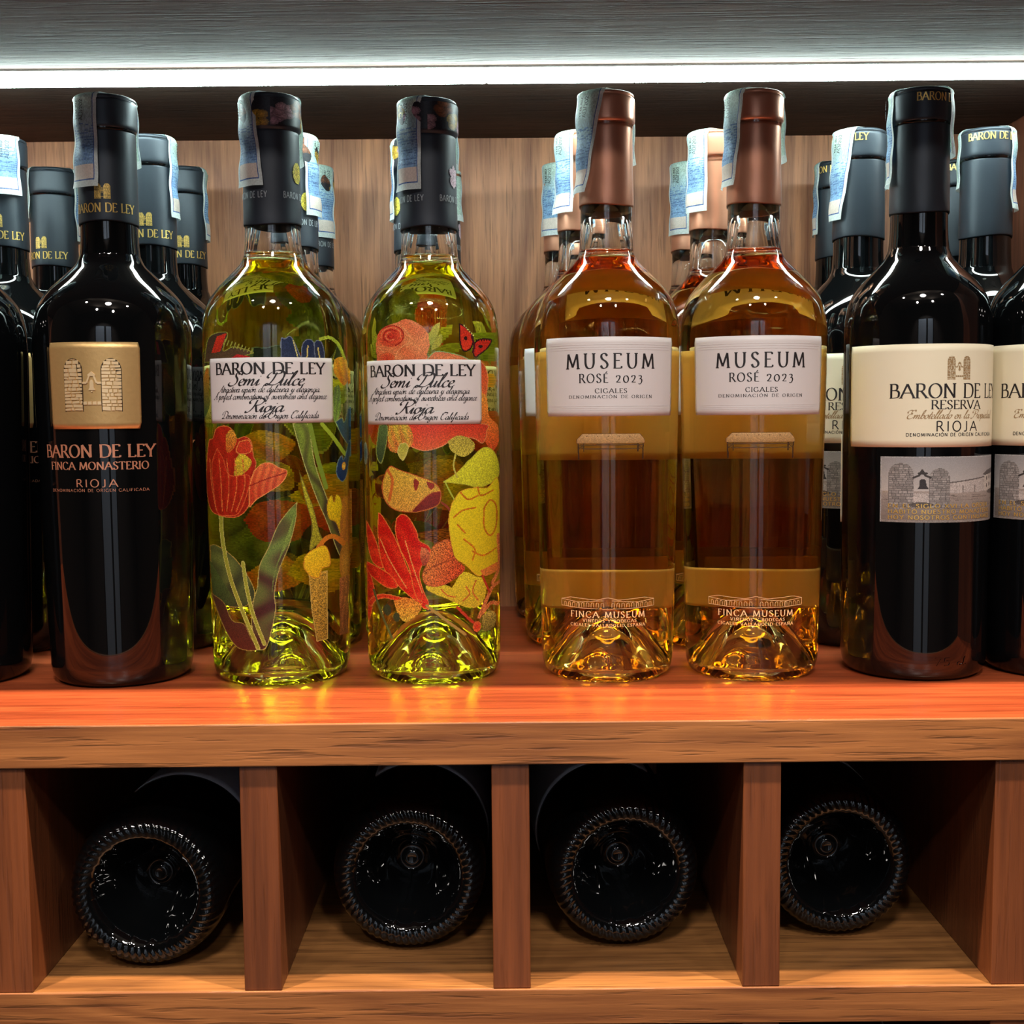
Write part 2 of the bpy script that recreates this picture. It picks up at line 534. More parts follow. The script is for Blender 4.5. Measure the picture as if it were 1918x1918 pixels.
def emblem2d(cx, z0, h, sep=.37, tw=.38):
    """two round-topped stone gate posts with a bell between them, flat shapes in a frame of height h"""
    V, F = [], []

    def quad(p):
        b = len(V)
        V.extend([(cx + x * h, z0 + z * h) for x, z in p])
        F.append(tuple(range(b, b + len(p))))
    r = random.Random(3)
    for s in (-1, 1):
        c = s * sep
        z = 0.
        while z < .985:
            z1 = min(1., z + r.uniform(.05, .085))
            zm = (z + z1) / 2
            half = tw / 2 if zm < .76 else tw / 2 * math.sqrt(max(.03, 1 - ((zm - .76) / .25) ** 2))
            x = c - half
            while x < c + half - .01:
                x1 = min(c + half, x + r.uniform(.07, .19))
                if c + half - x1 < .05: x1 = c + half
                g = .010
                k = [r.uniform(-.008, .008) for _ in range(4)]
                quad([(x + g, z + g + k[0]), (x1 - g, z + g + k[1]), (x1 - g, z1 - g * .6 + k[2]), (x + g, z1 - g * .6 + k[3])])
                x = x1
            z = z1
    e = sep - tw / 2
    # yoke with its little crest, bell, clapper, and the low wall joining the posts
    quad([(-e, .56), (-e, .52), (-e * .55, .52), (-e * .55, .56)])
    quad([(e * .55, .56), (e * .55, .52), (e, .52), (e, .56)])
    quad([(-e * .62, .55), (-e * .45, .53), (-e * .18, .66), (-e * .30, .69)])
    quad([(e * .62, .55), (e * .30, .69), (e * .18, .66), (e * .45, .53)])
    quad([(-e * .40, .70), (-e * .38, .67), (e * .38, .67), (e * .40, .70), (0, .76)])
    quad([(-e * .36, .40), (-e * .22, .45), (-e * .20, .55), (-e * .08, .60), (e * .08, .60), (e * .20, .55), (e * .22, .45), (e * .36, .40)])
    quad([(-e * .08, .385), (-e * .08, .365), (e * .08, .365), (e * .08, .385)])
    for i in range(4):
        x = -e + i * e / 2
        quad([(x + .008, .12), (x + e / 2 - .008, .12), (x + e / 2 - .012, .185), (x + .010, .18)])
    return V, F


def wrap(name, V2, F2, rfun, phi0, off, mat, parent, thick=0., subdiv=None):
    """lay flat shapes (arc length, height) on the bottle of radius rfun(z), optionally with relief"""
    V2 = np.array(V2, float)
    r0 = rfun(float(V2[:, 1].mean()))
    vs_ = []
    for x, z in V2:
        r = rfun(z) + off
        a = phi0 + x / r0
        vs_.append((r * math.sin(a), -r * math.cos(a), z))
    fs = list(F2)
    if thick:
        n = len(vs_)
        for x, z in V2:
            r = rfun(z) + off + thick
            a = phi0 + x / r0
            vs_.append((r * math.sin(a), -r * math.cos(a), z))
        top = [tuple(i + n for i in f) for f in fs]
        sides = []
        for f in fs:
            for i in range(len(f)):
                j = (i + 1) % len(f)
                sides.append((f[i], f[j], f[j] + n, f[i] + n))
        fs = top + sides
    return mesh(name, vs_, fs, mat, parent)


def patch(name, a0, a1, z0, z1, rfun, off, mat, parent, thick=.00012, corner=.0006, na=48, nz=14, wav=0.):
    """a sheet of paper or metal stuck round the bottle, with thickness and cut corners"""
    vs_, fs = [], []
    rr = rfun((z0 + z1) / 2)
    for lay in (0, 1):
        for j in range(nz + 1):
            z = z0 + (z1 - z0) * j / nz
            ins = corner / rr if j in (0, nz) else 0
            for i in range(na + 1):
                t = i / na
                a = (a0 + ins) + (a1 - a0 - 2 * ins) * t
                zz = z + wav * math.sin(a * 3 + .6)
                r = rfun(zz) + off + lay * thick
                vs_.append((r * math.sin(a), -r * math.cos(a), zz))
    n = (na + 1) * (nz + 1)
    for j in range(nz):
        for i in range(na):
            k = j * (na + 1) + i
            fs.append((k, k + na + 1, k + na + 2, k + 1))
            fs.append((n + k, n + k + 1, n + k + na + 2, n + k + na + 1))
    ring = [i for i in range(na + 1)] + [(na + 1) * j + na for j in range(1, nz + 1)] + [(na + 1) * nz + i for i in range(na - 1, -1, -1)] + [(na + 1) * j for j in range(nz - 1, 0, -1)]
    for a_, b_ in zip(ring, ring[1:] + ring[:1]):
        fs.append((a_, b_, b_ + n, a_ + n))
    return mesh(name, vs_, fs, mat, parent, True)


# ------------------------------------------------------------------ flat prints, painted cell by cell
class Canvas:
    def __init__(s, x0, x1, y0, y1, step=1.):
        s.x0, s.y0, s.step = x0, y0, step
        s.W, s.H = int((x1 - x0) / step), int((y1 - y0) / step)
        s.X, s.Y = np.meshgrid(x0 + (np.arange(s.W) + .5) * step, y0 + (np.arange(s.H) + .5) * step)
        s.c = np.zeros((s.H, s.W, 3))
        s.a = np.zeros((s.H, s.W), bool)
        s.n = rng.random((s.H, s.W))

    def put(s, m, c1, c2=None, t=None, grain=.18):
        c1 = np.array(c1, float)
        col = np.broadcast_to(c1, s.c.shape) if c2 is None else c1 + (np.array(c2, float) - c1) * np.clip(t, 0, 1)[..., None]
        col = col * (1 + grain * (s.n[..., None] - .5) * 2)
        s.c[m] = np.clip(col, 0, 255)[m]
        s.a |= m

    def inside(s, pts):
        m = np.zeros(s.X.shape, bool)
        n = len(pts)
        for i in range(n):
            (xa, ya), (xb, yb) = pts[i], pts[(i + 1) % n]
            if ya == yb: continue
            cnd = ((ya > s.Y) != (yb > s.Y)) & (s.X < (xb - xa) * (s.Y - ya) / (yb - ya) + xa)
            m ^= cnd
        return m

    def dist(s, pts):
        d = np.full(s.X.shape, 1e9)
        for (xa, ya), (xb, yb) in zip(pts, pts[1:]):
            dx, dy = xb - xa, yb - ya
            t = np.clip(((s.X - xa) * dx + (s.Y - ya) * dy) / (dx * dx + dy * dy + 1e-9), 0, 1)
            d = np.minimum(d, np.hypot(s.X - xa - t * dx, s.Y - ya - t * dy))
        return d

    def shape(s, pts, c1, c2=None, dirn=(0, 1), rim=None, smooth=True, grain=.18, streak=None, rimw=1.4):
        P = catmull(pts + [pts[0]], 5)[:-1] if smooth and len(pts) > 3 else pts
        m = s.inside(P)
        xs, ys = [p[0] for p in P], [p[1] for p in P]
        t = None
        if c2 is not None:
            q = (s.X * dirn[0] + s.Y * dirn[1])
            lo, hi = min(x * dirn[0] + y * dirn[1] for x, y in P), max(x * dirn[0] + y * dirn[1] for x, y in P)
            t = (q - lo) / (hi - lo + 1e-9)
            if streak: t = t + .35 * np.sin((s.X * dirn[1] - s.Y * dirn[0]) * streak + 3 * np.sin(q * .05)) + .25 * (s.n - .5)
        s.put(m, c1, c2, t, grain)
        if rim:
            s.put(m & (s.dist(P + [P[0]]) < rimw), rim, grain=.1)

    def line(s, pts, wdt, c1, c2=None, smooth=True, taper=False, edge=None):
        P = catmull(pts, 6) if smooth and len(pts) > 2 else pts
        d = s.dist(P)
        s.put(d < wdt / 2, c1, c2, (s.n if c2 else None))
        if edge: s.put((d < wdt / 2) & (d > wdt / 2 - 1.2), edge)

    def blob(s, cx, cy, rx, ry, c1, c2=None, rot=0., grain=.18):
        x, y = s.X - cx, s.Y - cy
        xr, yr = x * math.cos(rot) + y * math.sin(rot), -x * math.sin(rot) + y * math.cos(rot)
        q = np.hypot(xr / rx, yr / ry)
        s.put(q < 1, c1, c2, q, grain)

    def build(s, name, fpos, mat, parent, cut=None):
        idx = -np.ones((s.H + 1, s.W + 1), int)
        a = s.a
        use = np.zeros_like(idx, bool)
        use[:-1, :-1] |= a; use[1:, :-1] |= a; use[:-1, 1:] |= a; use[1:, 1:] |= a
        jj, ii = np.nonzero(use)
        idx[jj, ii] = np.arange(len(jj))
        X, Y = s.x0 + ii * s.step, s.y0 + jj * s.step
        co = fpos(X, Y)
        fy, fx = np.nonzero(a)
        faces = np.stack([idx[fy, fx], idx[fy + 1, fx], idx[fy + 1, fx + 1], idx[fy, fx + 1]], 1)
        me = bpy.data.meshes.new(name)
        me.vertices.add(len(co))
        me.vertices.foreach_set('co', co.astype(np.float32).ravel())
        me.loops.add(faces.size)
        me.loops.foreach_set('vertex_index', faces.ravel().astype(np.int32))
        me.polygons.add(len(faces))
        me.polygons.foreach_set('loop_start', (np.arange(len(faces)) * 4).astype(np.int32))
        me.update(calc_edges=True)
        col = s.c[fy, fx] / 255.
        l = np.where(col <= .04045, col / 12.92, ((col + .055) / 1.055) ** 2.4)
        rgba = np.concatenate([l, np.ones((len(l), 1))], 1).repeat(4, 0)
        at = me.color_attributes.new('print', 'FLOAT_COLOR', 'CORNER')
        at.data.foreach_set('color', rgba.astype(np.float32).ravel())
        return link(name, me, mat, parent, True)


# ------------------------------------------------------------------ the room round the cabinet
m_wall = plain('wall_paint', (84, 70, 60), .8)
m_floor = wood('floor_wood', (70, 50, 38), (104, 78, 58), 0, .4)
m_ceil = plain('ceiling_paint', (150, 140, 130), .9)
m_proxy = plain('figure_proxy_pale', (200, 206, 214), .5)
for nm, b_ in (('floor', (-2.2, 2.2, -1.9, 1.3, -.05, 0)), ('ceiling', (-2.2, 2.2, -1.9, 1.3, 2.9, 2.95)),
               ('wall_back', (-2.2, 2.2, 1.25, 1.3, 0, 2.9)), ('wall_front', (-2.2, 2.2, -1.95, -1.9, 0, 2.9)),
               ('wall_left', (-2.25, -2.2, -1.9, 1.3, 0, 2.9)), ('wall_right', (2.2, 2.25, -1.9, 1.3, 0, 2.9))):
    tag(box(nm, *b_, {'floor': m_floor, 'ceiling': m_ceil}.get(nm, m_wall), None, 0), kind='structure')
proxy = tag(box('figure_proxy_1', -.54, .50, -1.899, -1.86, .0, 2.1, plain('figure_proxy_dark', (40, 36, 34), .6), None, .002), kind='structure')  # unseen panels added for the bottle reflections, in place of a figure
box('figure_proxy_leaf', -.50, .02, -1.862, -1.84, .02, 2.06, m_proxy, proxy, .003)
box('figure_proxy_leaf', .14, .46, -1.862, -1.84, .02, 2.06, m_proxy, proxy, .003)

# ------------------------------------------------------------------ the cabinet
FY, BY = .560, .905            # front and back of the shelves
XL, XR = -.69, .341            # inner faces of the side panels
CZ = .3325                     # underside of the shelf above
cab = thing('wine_cabinet', (0, 0, Z0), 0, 'brown wooden wine cabinet with a display shelf above square bottle cells', 'cabinet')
box('back_panel', XL - .02, XR + .02, BY, BY + .012, -1.25, .72, M['wood_back'], cab, 0)
box('side_panel', XR, XR + .019, FY - .001, BY, -1.25, .72, M['wood_side'], cab)
box('side_panel', XL - .019, XL, FY - .001, BY, -1.25, .72, M['wood_side'], cab)
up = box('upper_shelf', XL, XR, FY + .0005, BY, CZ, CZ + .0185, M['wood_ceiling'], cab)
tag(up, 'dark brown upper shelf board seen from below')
box('edge_band', XL, XR, FY - .0005, FY + .0004, CZ - .0003, CZ + .0190, M['wood_edge'], up, .0002)
sh = box('display_shelf', XL, XR, FY + .0012, BY, -.0190, 0, M['wood_top'], cab, .0006)
tag(sh, 'reddish polished shelf board carrying the standing bottles')
box('edge_band', XL, XR, FY - .0006, FY + .0012, -.0193, .0002, M['wood_edge'], sh, .0005)
for zt in (-.1248, -.2470):
    b_ = box('cell_floor', XL, XR, FY + .0012, BY, zt - .0165, zt, M['wood_cell'], cab, .0006)
    box('edge_band', XL, XR, FY - .0002, FY + .0012, zt - .0167, zt + .0002, M['wood_edge'], b_, .0005)
box('base_board', XL, XR, FY + .01, FY + .03, -1.249, -.2640, M['wood_edge'], cab, .0006)
for k in range(8):
    x = .2186 - .1145 * k
    box('divider', x, x + .0172, FY + .0012, BY, -.1248, -.0190, M['wood_front'], cab, .0005)
    box('divider', x, x + .0172, FY + .0012, BY, -.2470, -.1413, M['wood_front'], cab, .0005)


# light strips under the upper shelf, butted together left of the middle
def led_mat():
    m, nt, b, out = mat_new('lit_diffuser')
    nt.nodes.remove(b)
    e = N(nt, 'ShaderNodeEmission')
    e.inputs[0].default_value = (.78, 1, .96, 1)
    e.inputs[1].default_value = LED_STRENGTH
    nt.links.new(e.outputs[0], out.inputs['Surface'])
    return m


m_led, m_alu = led_mat(), plain('aluminium', (170, 172, 172), .35, .9)
for x0, x1, lb in ((XL + .004, -.0126, 'left lit strip light fixed under the dark upper shelf'), (-.0124, XR - .002, 'right lit strip light fixed under the dark upper shelf')):
    t = thing('strip_light', ((x0 + x1) / 2, .7263, Z0 + CZ), 0, lb, 'lamp', 'strip lights under the upper shelf')
    h = (x1 - x0) / 2
    box('housing', -h, h, -.0080, .0080, -.0014, -.0001, m_alu, t, .0002)
    sgn = -1 if x0 < -.1 else 1
    box('end_cap', sgn * h - .0008, sgn * h + .0008, -.0089, .0089, -.0063, -.0015, m_alu, t, 0)
    box('diffuser', -h + (.0009 if sgn < 0 else 0), h - (.0009 if sgn > 0 else 0), -.0087, .0087, -.0062, -.0012, m_led, t, .0012)

# ------------------------------------------------------------------ bottle shapes
SHOULDER = [(.2250, .015), (.2220, .04), (.2180, .12), (.2132, .31), (.2046, .66), (.197, .87), (.1878, .97), (.179, 1.0)]


def outer_profile(rn, rs, rb, ztop=.3028):
    """outside of the bottle from heel to mouth, [(z, r)]"""
    p = [(.0, rb - .0062), (.0006, rb - .0044), (.0030, rb - .0018), (.008, rb - .0004), (.016, rb), (.06, rb + (rs - rb) * .33), (.12, rb + (rs - rb) * .72), (.165, rs * .998)]
    p += [(z, rn + (rs - rn) * t) for z, t in reversed(SHOULDER)]
    p += [(.236, rn - .0002), (.27, rn - .0005), (.285, rn - .0006), (.287, rn + .0004), (ztop, rn + .0004)]
    return p


def dense(p, n=5):
    return catmull(p, n)


def rfun_of(p):
    z = np.array([q[0] for q in p]); r = np.array([q[1] for q in p])
    return lambda v: float(np.interp(v, z, r))


PUNT = [(0, .030), (.004, .0292), (.009, .0262), (.014, .0200), (.019, .0115), (.0235, .0040), (.0262, .0008), (.0285, .0)]


def dark_bottle(root, rn, rs, rb):
    p = dense(outer_profile(rn, rs, rb))
    prof = [(r, z) for r, z in PUNT] + [(r, z) for z, r in p] + [(0, .3028)]
    lathe('bottle_glass', prof, M['dark_glass'], root, 96)
    return rfun_of(p)


def clear_bottle(root, rn, rs, rb, wine, level=.2210):
    p = dense(outer_profile(rn, rs, rb))
    rf = rfun_of(p)
    prof = [(r, z) for r, z in PUNT] + [(r, z) for z, r in p] + [(0, .3028)]

    def knurl(r, z, a):
        if z < .004 and r > .0275: return (r, z + .00035 * math.cos(a * 60) * (1 - z / .004)) if z > 0 else (r, z + .00018 + .00018 * math.cos(a * 60))
        return (r, z)
    lathe('bottle_glass', prof, M['clear_glass'], root, 120, knurl)
    # the wine fills the inside, following the punt and the wall
    inn = [(0, .0365), (.006, .0352), (.012, .0300), (.017, .0225), (.022, .0125), (.0262, .0062), (.0300, .0052)]
    inn += [(rf(.006) - .0048, .0075), (rf(.01) - .0032, .0120), (rf(.018) - .0026, .018)]
    zz = [.03, .06, .09, .12, .15, .17, .181, .186, .190, .194, .198, .2015, .205, .2083, .2105, .213, .2155, .2175, .2195]
    inn += [(rf(z) - .0025 - (.0010 if z > .2 else 0), z) for z in zz]
    rl = rf(level) - .0038
    wine_p = inn + [(rl, level + .0006), (rl - .001, level + .0001), (rl - .003, level), (0, level)]
    o = lathe('wine', wine_p, wine, root, 96)
    air = [(0, level + .0003), (rl - .003, level + .0003), (rl - .0005, level + .0009), (rl - .0001, level + .003), (rf(.236) - .0042, .236), (rf(.25) - .0042, .250), (0, .250)]
    lathe('neck_space', air, M['neck_air'], root, 72)
    return rf


def capsule(root, rn, zb, mat, zr=.2880, name='capsule', seed=0, lip=.0010):
    t = .0004
    R1 = rn + .0004 + t
    prof = [(rn - .0001, zb), (rn + t + .00005, zb), (rn + t - .0001, zb + .012), (rn + t - .0003, .27), (rn + t - .0004, zr - .003), (rn + t - .0005, zr - .0015), (rn + t + .0002, zr - .0006), (R1 + lip * .5, zr + .0006),
            (R1 + lip * .55, zr + .004), (R1 + lip * .45, .2995), (R1 + lip * .1, .3010), (R1 - .0004, .3016), (R1 - .0001, .3026), (R1 - .0012, .3037), (R1 - .004, .3041), (0, .3039)]
    r = random.Random(seed)
    ph = [r.uniform(0, 6) for _ in range(4)]

    def wob(rr, z, a):
        k = .00012 if .25 < z < .30 else .00018
        return (rr + k * (math.sin(3 * a + ph[0]) * math.sin(z * 400 + ph[1]) * .5 + .35 * math.sin(7 * a + ph[2] + z * 260)), z + (.0006 * math.sin(a * 2 + ph[3]) if z <= zb + 1e-6 else 0))
    dp = [(b, a) for a, b in catmull([(z, q) for q, z in prof], 3)]
    cap = lathe(name, dp, mat, root, 72, wob)
    return cap, (lambda z: float(np.interp(z, [zb, zb + .012, .27, zr - .003, zr - .0015, zr + .0006, zr + .004, .2995], [rn + t, rn + t, rn + t - .0003, rn + t - .0004, rn + t, R1 + lip * .5, R1 + lip * .55, R1 + lip * .45])))


def tax_strip(root, R, L1, L2, seed, tilt=0., letters=True, wid=.0180):
    """paper stamp pasted over the closure: down one side, across the top, down the other"""
    r = random.Random(seed)
    cv = Canvas(0, 100, 0, 400, 2.5)
    full = np.ones_like(cv.a)
    cv.put(full, (206, 214, 212), grain=.05)
    mid = (cv.X > 12) & (cv.X < 88)
    top_, bot = 150, 400 - 14
    m = mid & (cv.Y > 14)
    t = (cv.Y - 245) / 80
    cv.put(m & (cv.Y < bot), (176, 196, 186), (126, 160, 196), t, .12)
    cv.put(m & (cv.Y > 358) & (cv.Y < bot), (212, 196, 186), grain=.04)
    for q in range(14):
        yy = 286 + q * 5
        cv.line([(14, yy), (50, yy + r.uniform(-6, 6)), (86, yy)], 1.6, (98, 128, 170))
    fr = [(12, 14), (12, bot), (88, bot), (88, 14)]
    cv.line(fr, 2.6, (70, 96, 150), smooth=False)
    ph = [r.uniform(0, 6) for _ in range(6)]
    tot = L1 + .0225 + L2
    TW = 2 * (R - .0035)

    def pos(X, Y):
        u = (X / 100. - .5) * wid
        s = (1 - Y / 400.) * tot      # Y = 400 is the lower end of the front leg
        z = np.zeros_like(s); d_ = np.zeros_like(s)
        rc = R + .0009
        fl = .3045
        arc = .0030
        # leg 1 -> corner -> top -> corner -> leg 2, measured from the front end
        a1 = L1; a2 = a1 + arc * 1.2; a3 = a2 + TW; a4 = a3 + arc * 1.2
        front = s <= a1
        c1 = (s > a1) & (s <= a2)
        tp = (s > a2) & (s <= a3)
        c2 = (s > a3) & (s <= a4)
        bk = s > a4
        lift = .0012 * np.clip(1 - s / (L1 * .5), 0, 1) ** 2
        wav = .00035 * np.sin(s * 340 + ph[0]) + .0003 * np.sin(s * 150 + u * 500 + ph[1])
        rad = rc + wav + lift
        ang = np.clip(u / rc, -1.2, 1.2) + tilt * (a1 - np.minimum(s, a1)) / rc
        out = np.zeros((len(s), 3))
        zf = fl - .003 - (a1 - s)
        out[:, 0] = np.where(front, rad * np.sin(ang), u)
        out[:, 1] = np.where(front, -rad * np.cos(ang), 0)
        out[:, 2] = np.where(front, zf, 0)
        th = np.clip((s - a1) / (a2 - a1), 0, 1) * PI / 2
        side = -np.sqrt(np.maximum(rc ** 2 - u ** 2, 1e-9))
        out[:, 1] = np.where(c1, side + .003 * (1 - np.cos(th)), out[:, 1])
        out[:, 2] = np.where(c1, fl - .003 + .003 * np.sin(th), out[:, 2])
        tt = np.clip((s - a2) / (a3 - a2), 0, 1)
        y0, y1 = side + .003, -side - .003
        out[:, 1] = np.where(tp, y0 + (y1 - y0) * tt, out[:, 1])
        out[:, 2] = np.where(tp, fl + .0002 * np.sin(tt * PI), out[:, 2])
        th2 = np.clip((s - a3) / (a4 - a3), 0, 1) * PI / 2
        out[:, 1] = np.where(c2, -side - .003 + .003 * np.sin(th2), out[:, 1])
        out[:, 2] = np.where(c2, fl - .003 + .003 * np.cos(th2), out[:, 2])
        rb_ = rc + .0004 * np.sin(s * 300 + ph[2]) + .0012 * np.clip((s - a4) / L2, 0, 1) ** 2
        ab = u / rc
        out[:, 0] = np.where(bk, rb_ * np.sin(ab), out[:, 0])
        out[:, 1] = np.where(bk, rb_ * np.cos(ab), out[:, 1])
        out[:, 2] = np.where(bk, fl - .003 - (s - a4), out[:, 2])
        return out
    o = cv.build('tax_strip', pos, M['strip'], root)
    if letters:
        # two vertical lines of small letters running up the stamp near the top of the front leg
        V1, F1 = pen_text('AD/202', .0, .0105, 0, .0026, 'sans')
        V2, F2 = pen_text('TEM RU', .0005, .0100, 0, .0014, 'sans_bold')
        V2 = [(x, z + .0036) for x, z in V2]
        V, F = merge([(V1, F1), (V2, F2)])
        vs_ = []
        for x, z in V:
            u = -z + .0022
            zz = .2900 + x
            rr = R + .0009 + .0012
            k = u / rr + tilt * (.3015 - zz) / rr
            vs_.append((rr * math.sin(k), -rr * math.cos(k), zz))
        mesh('lettering', vs_, F, M['ink'], o)
    return o


# ------------------------------------------------------------------ bottle A: dark red with a brass plate
def make_plate_bottle():
    t = thing('wine_bottle', (0, 0, 0), 0, 'x', 'bottle')
    rf = dark_bottle(t, .0148, .0403, .0370)
    cap, cr = capsule(t, .0148, .2398, M['cap_black'], seed=1, lip=.0004)
    wrap('emblem', *emblem2d(0, .2505, .0078, .30, .46), cr, 0, .00032, M['gold'], cap)
    wrap('lettering', *pen_text('BARON DE LEY', -.0172, .0172, .2440, .0044, 'roman_bold'), cr, 0, .00032, M['gold'], cap)
    pl = patch('brass_plate', -.58, .58, .1330, .1762, rf, .0002, M['brass'], t, .0007, .0008)
    rel = lambda z: rf(z) + .0009
    V, F = emblem2d(0, .1420, .0258)
    ground = []
    for s in (-1, 1):
        c = s * .37 * .0258
        n = 18
        P = [(c - .0051, .1416), (c + .0051, .1416)] + [(c + .0051 * math.cos(PI * i / n), .1620 + .0062 * math.sin(PI * i / n)) for i in range(n + 1)]
        ground.append((P, [tuple(range(len(P)))]))
    wrap('emblem_ground', *merge(ground), rel, 0, .00005, M['brass_dark'], pl)  # dark arch shapes that show between the emblem stones
    wrap('emblem', V, F, rel, 0, .0, M['brass_light'], pl, .0005)
    L = [pen_text('BARON DE LEY', -.0298, .0298, .1188, .0062, 'roman_bold'),
         pen_text('FINCA MONASTERIO', -.0262, .0262, .1126, .0038, 'roman_bold'),
         pen_text('RIOJA', -.0105, .0105, .1038, .0038, 'sans', .28),
         pen_text('DENOMINACIÓN DE ORIGEN CALIFICADA', -.0262, .0262, .1014, .0014, 'sans', .25)]
    wrap('lettering', *merge(L), rf, 0, .0001, M['copper_ink'], t)
    return t


# ------------------------------------------------------------------ bottle D: dark red with a cream wrap-round label
def tower(cv, x0, x1, y0, y1):
    r = random.Random(int(x0))
    cx, hw = (x0 + x1) / 2, (x1 - x0) / 2
    arch = [(x0, y1), (x0, y0 + hw * 1.1)] + [(cx - hw * math.cos(PI * i / 12), y0 + hw * 1.1 - hw * 1.1 * math.sin(PI * i / 12)) for i in range(1, 12)] + [(x1, y0 + hw * 1.1), (x1, y1)]
    m = cv.inside(arch)
    cv.put(m, (92, 88, 86), grain=.2)
    y = y0
    while y < y1:
        dy = r.uniform(3.2, 5.5)
        x = x0
        while x < x1:
            dx = r.uniform(5, 12)
            v = r.uniform(118, 158)
            cv.put(m & (cv.X > x + .5) & (cv.X < x + dx - .6) & (cv.Y > y + .5) & (cv.Y < y + dy - .5), (v, v * .96, v * .93), grain=.1)
            x += dx
        y += dy


def photo_canvas():
    cv = Canvas(0, 250, 0, 126, 1.)
    full = np.ones_like(cv.a)
    cv.put(full, (140, 138, 138), (176, 170, 164), cv.Y / 70, .04)
    g = cv.Y > 66
    cv.put(g, (150, 140, 132), (120, 110, 102), (cv.Y - 66) / 50, .10)
    for q in range(60):
        y = random.uniform(72, 124)
        x = random.uniform(0, 250)
        cv.line([(x, y), (x + random.uniform(10, 50), y + random.uniform(-2, 2))], 1.2, (112, 102, 96))
    # far building and wall
    cv.shape([(112, 50), (195, 40), (195, 68), (112, 70)], (168, 160, 154), smooth=False)
    cv.line([(112, 50), (195, 40)], 2.2, (90, 84, 82), smooth=False)
    cv.shape([(190, 34), (240, 30), (240, 70), (190, 68)], (184, 176, 166), smooth=False)
    cv.shape([(184, 36), (200, 28), (236, 24), (246, 32), (240, 33), (192, 38)], (84, 78, 76), smooth=False)
    for x in (136, 162): cv.line([(x, 56), (x, 68)], 2, (104, 98, 94), smooth=False)
    for x, y in ((200, 44), (212, 42), (224, 42), (212, 56), (222, 56), (200, 58)): cv.blob(x, y, 2.4, 4, (70, 62, 58))
    cv.blob(228, 70, 26, 5, (84, 78, 74))
    cv.shape([(52, 70), (82, 70), (82, 92), (52, 92)], (170, 162, 156), smooth=False)
    tower(cv, 14, 54, 12, 100)
    tower(cv, 78, 112, 22, 98)
    cv.line([(54, 40), (62, 36), (67, 26), (72, 36), (80, 40)], 4, (52, 48, 46), smooth=False)
    cv.line([(62, 32), (74, 32)], 4, (52, 48, 46), smooth=False)
    cv.shape([(60, 62), (63, 55), (64, 44), (72, 44), (74, 55), (77, 62)], (50, 46, 46))
    cv.blob(66, 92, 20, 5, (84, 78, 74))
    cv.put(cv.Y > 122, (130, 124, 118))
    cv.put((cv.X < 2) | (cv.Y < 2), (160, 158, 156))
    return cv


def make_cream_bottle():
    t = thing('wine_bottle', (0, 0, 0), 0, 'x', 'bottle')
    rf = dark_bottle(t, .0148, .0378, .0376)
    cap, cr = capsule(t, .0148, .2415, M['cap_black'], lip=.0004, zr=.2880, seed=2)
    wrap('lettering', *pen_text('BARON DE LEY', -.0165, .0165, .2965, .0040, 'roman_bold'), cr, 0, .00036, M['gold'], cap)
    lb = patch('front_label', -1.60, 1.60, .1202, .1720, rf, .0001, M['label_cream'], t, na=72)
    L = [pen_text('BARON DE LEY', -.0345, .0345, .1450, .0070, 'roman'),
         pen_text('RESERVA', -.0142, .0142, .1394, .0043, 'roman')]
    L2 = [pen_text('RIOJA', -.0118, .0118, .1282, .0050, 'sans', .28),
          pen_text('DENOMINACIÓN DE ORIGEN CALIFICADA', -.0262, .0262, .1257, .0016, 'sans_bold', .25)]
    wrap('lettering', *merge(L + L2), rf, 0, .00032, M['ink'], lb)
    wrap('script_lettering', *pen_text('Embotellado en la Propiedad', -.0262, .0262, .1346, .0042, 'script'), rf, 0, .00032, M['bronze_ink'], lb)
    wrap('emblem', *emblem2d(0, .1540, .0118), rf, 0, .00032, M['bronze_ink'], lb)
    wrap('moulded_lettering', *pen_text('75 cl', -.009, .009, .0085, .0042, 'sans'), rf, -.03, .00002, M['dark_glass'], t, .0003)
    patch('back_label', PI - 1.12, PI + 1.12, .0790, .1262, rf, .0001, M['label_cream'], t, thick=.0004)
    cv = photo_canvas()

    def pos(X, Y):
        z = .1155 - Y / 126. * .0334
        a = -1.03 + X / 250. * 2.06
        r = np.array([rf(v) for v in z]) + .00022
        return np.stack([r * np.sin(a), -r * np.cos(a), z], 1)
    ph = cv.build('photo_label', pos, M['photo_print'], t)
    T = [pen_text('EN EL SIGLO XVI LA ORDEN', -.0345, .0235, .0895, .0020, 'sans_bold', .2),
         pen_text('HABITÓ NUESTRO MONASTERIO', -.0345, .0265, .0866, .0020, 'sans_bold', .2),
         pen_text('HOY NOSOTROS CONTINUAMOS', -.0345, .0265, .0837, .0020, 'sans_bold', .2)]
    wrap('lettering', *merge(T), rf, 0, .0004, M['gold'], ph)
    return t


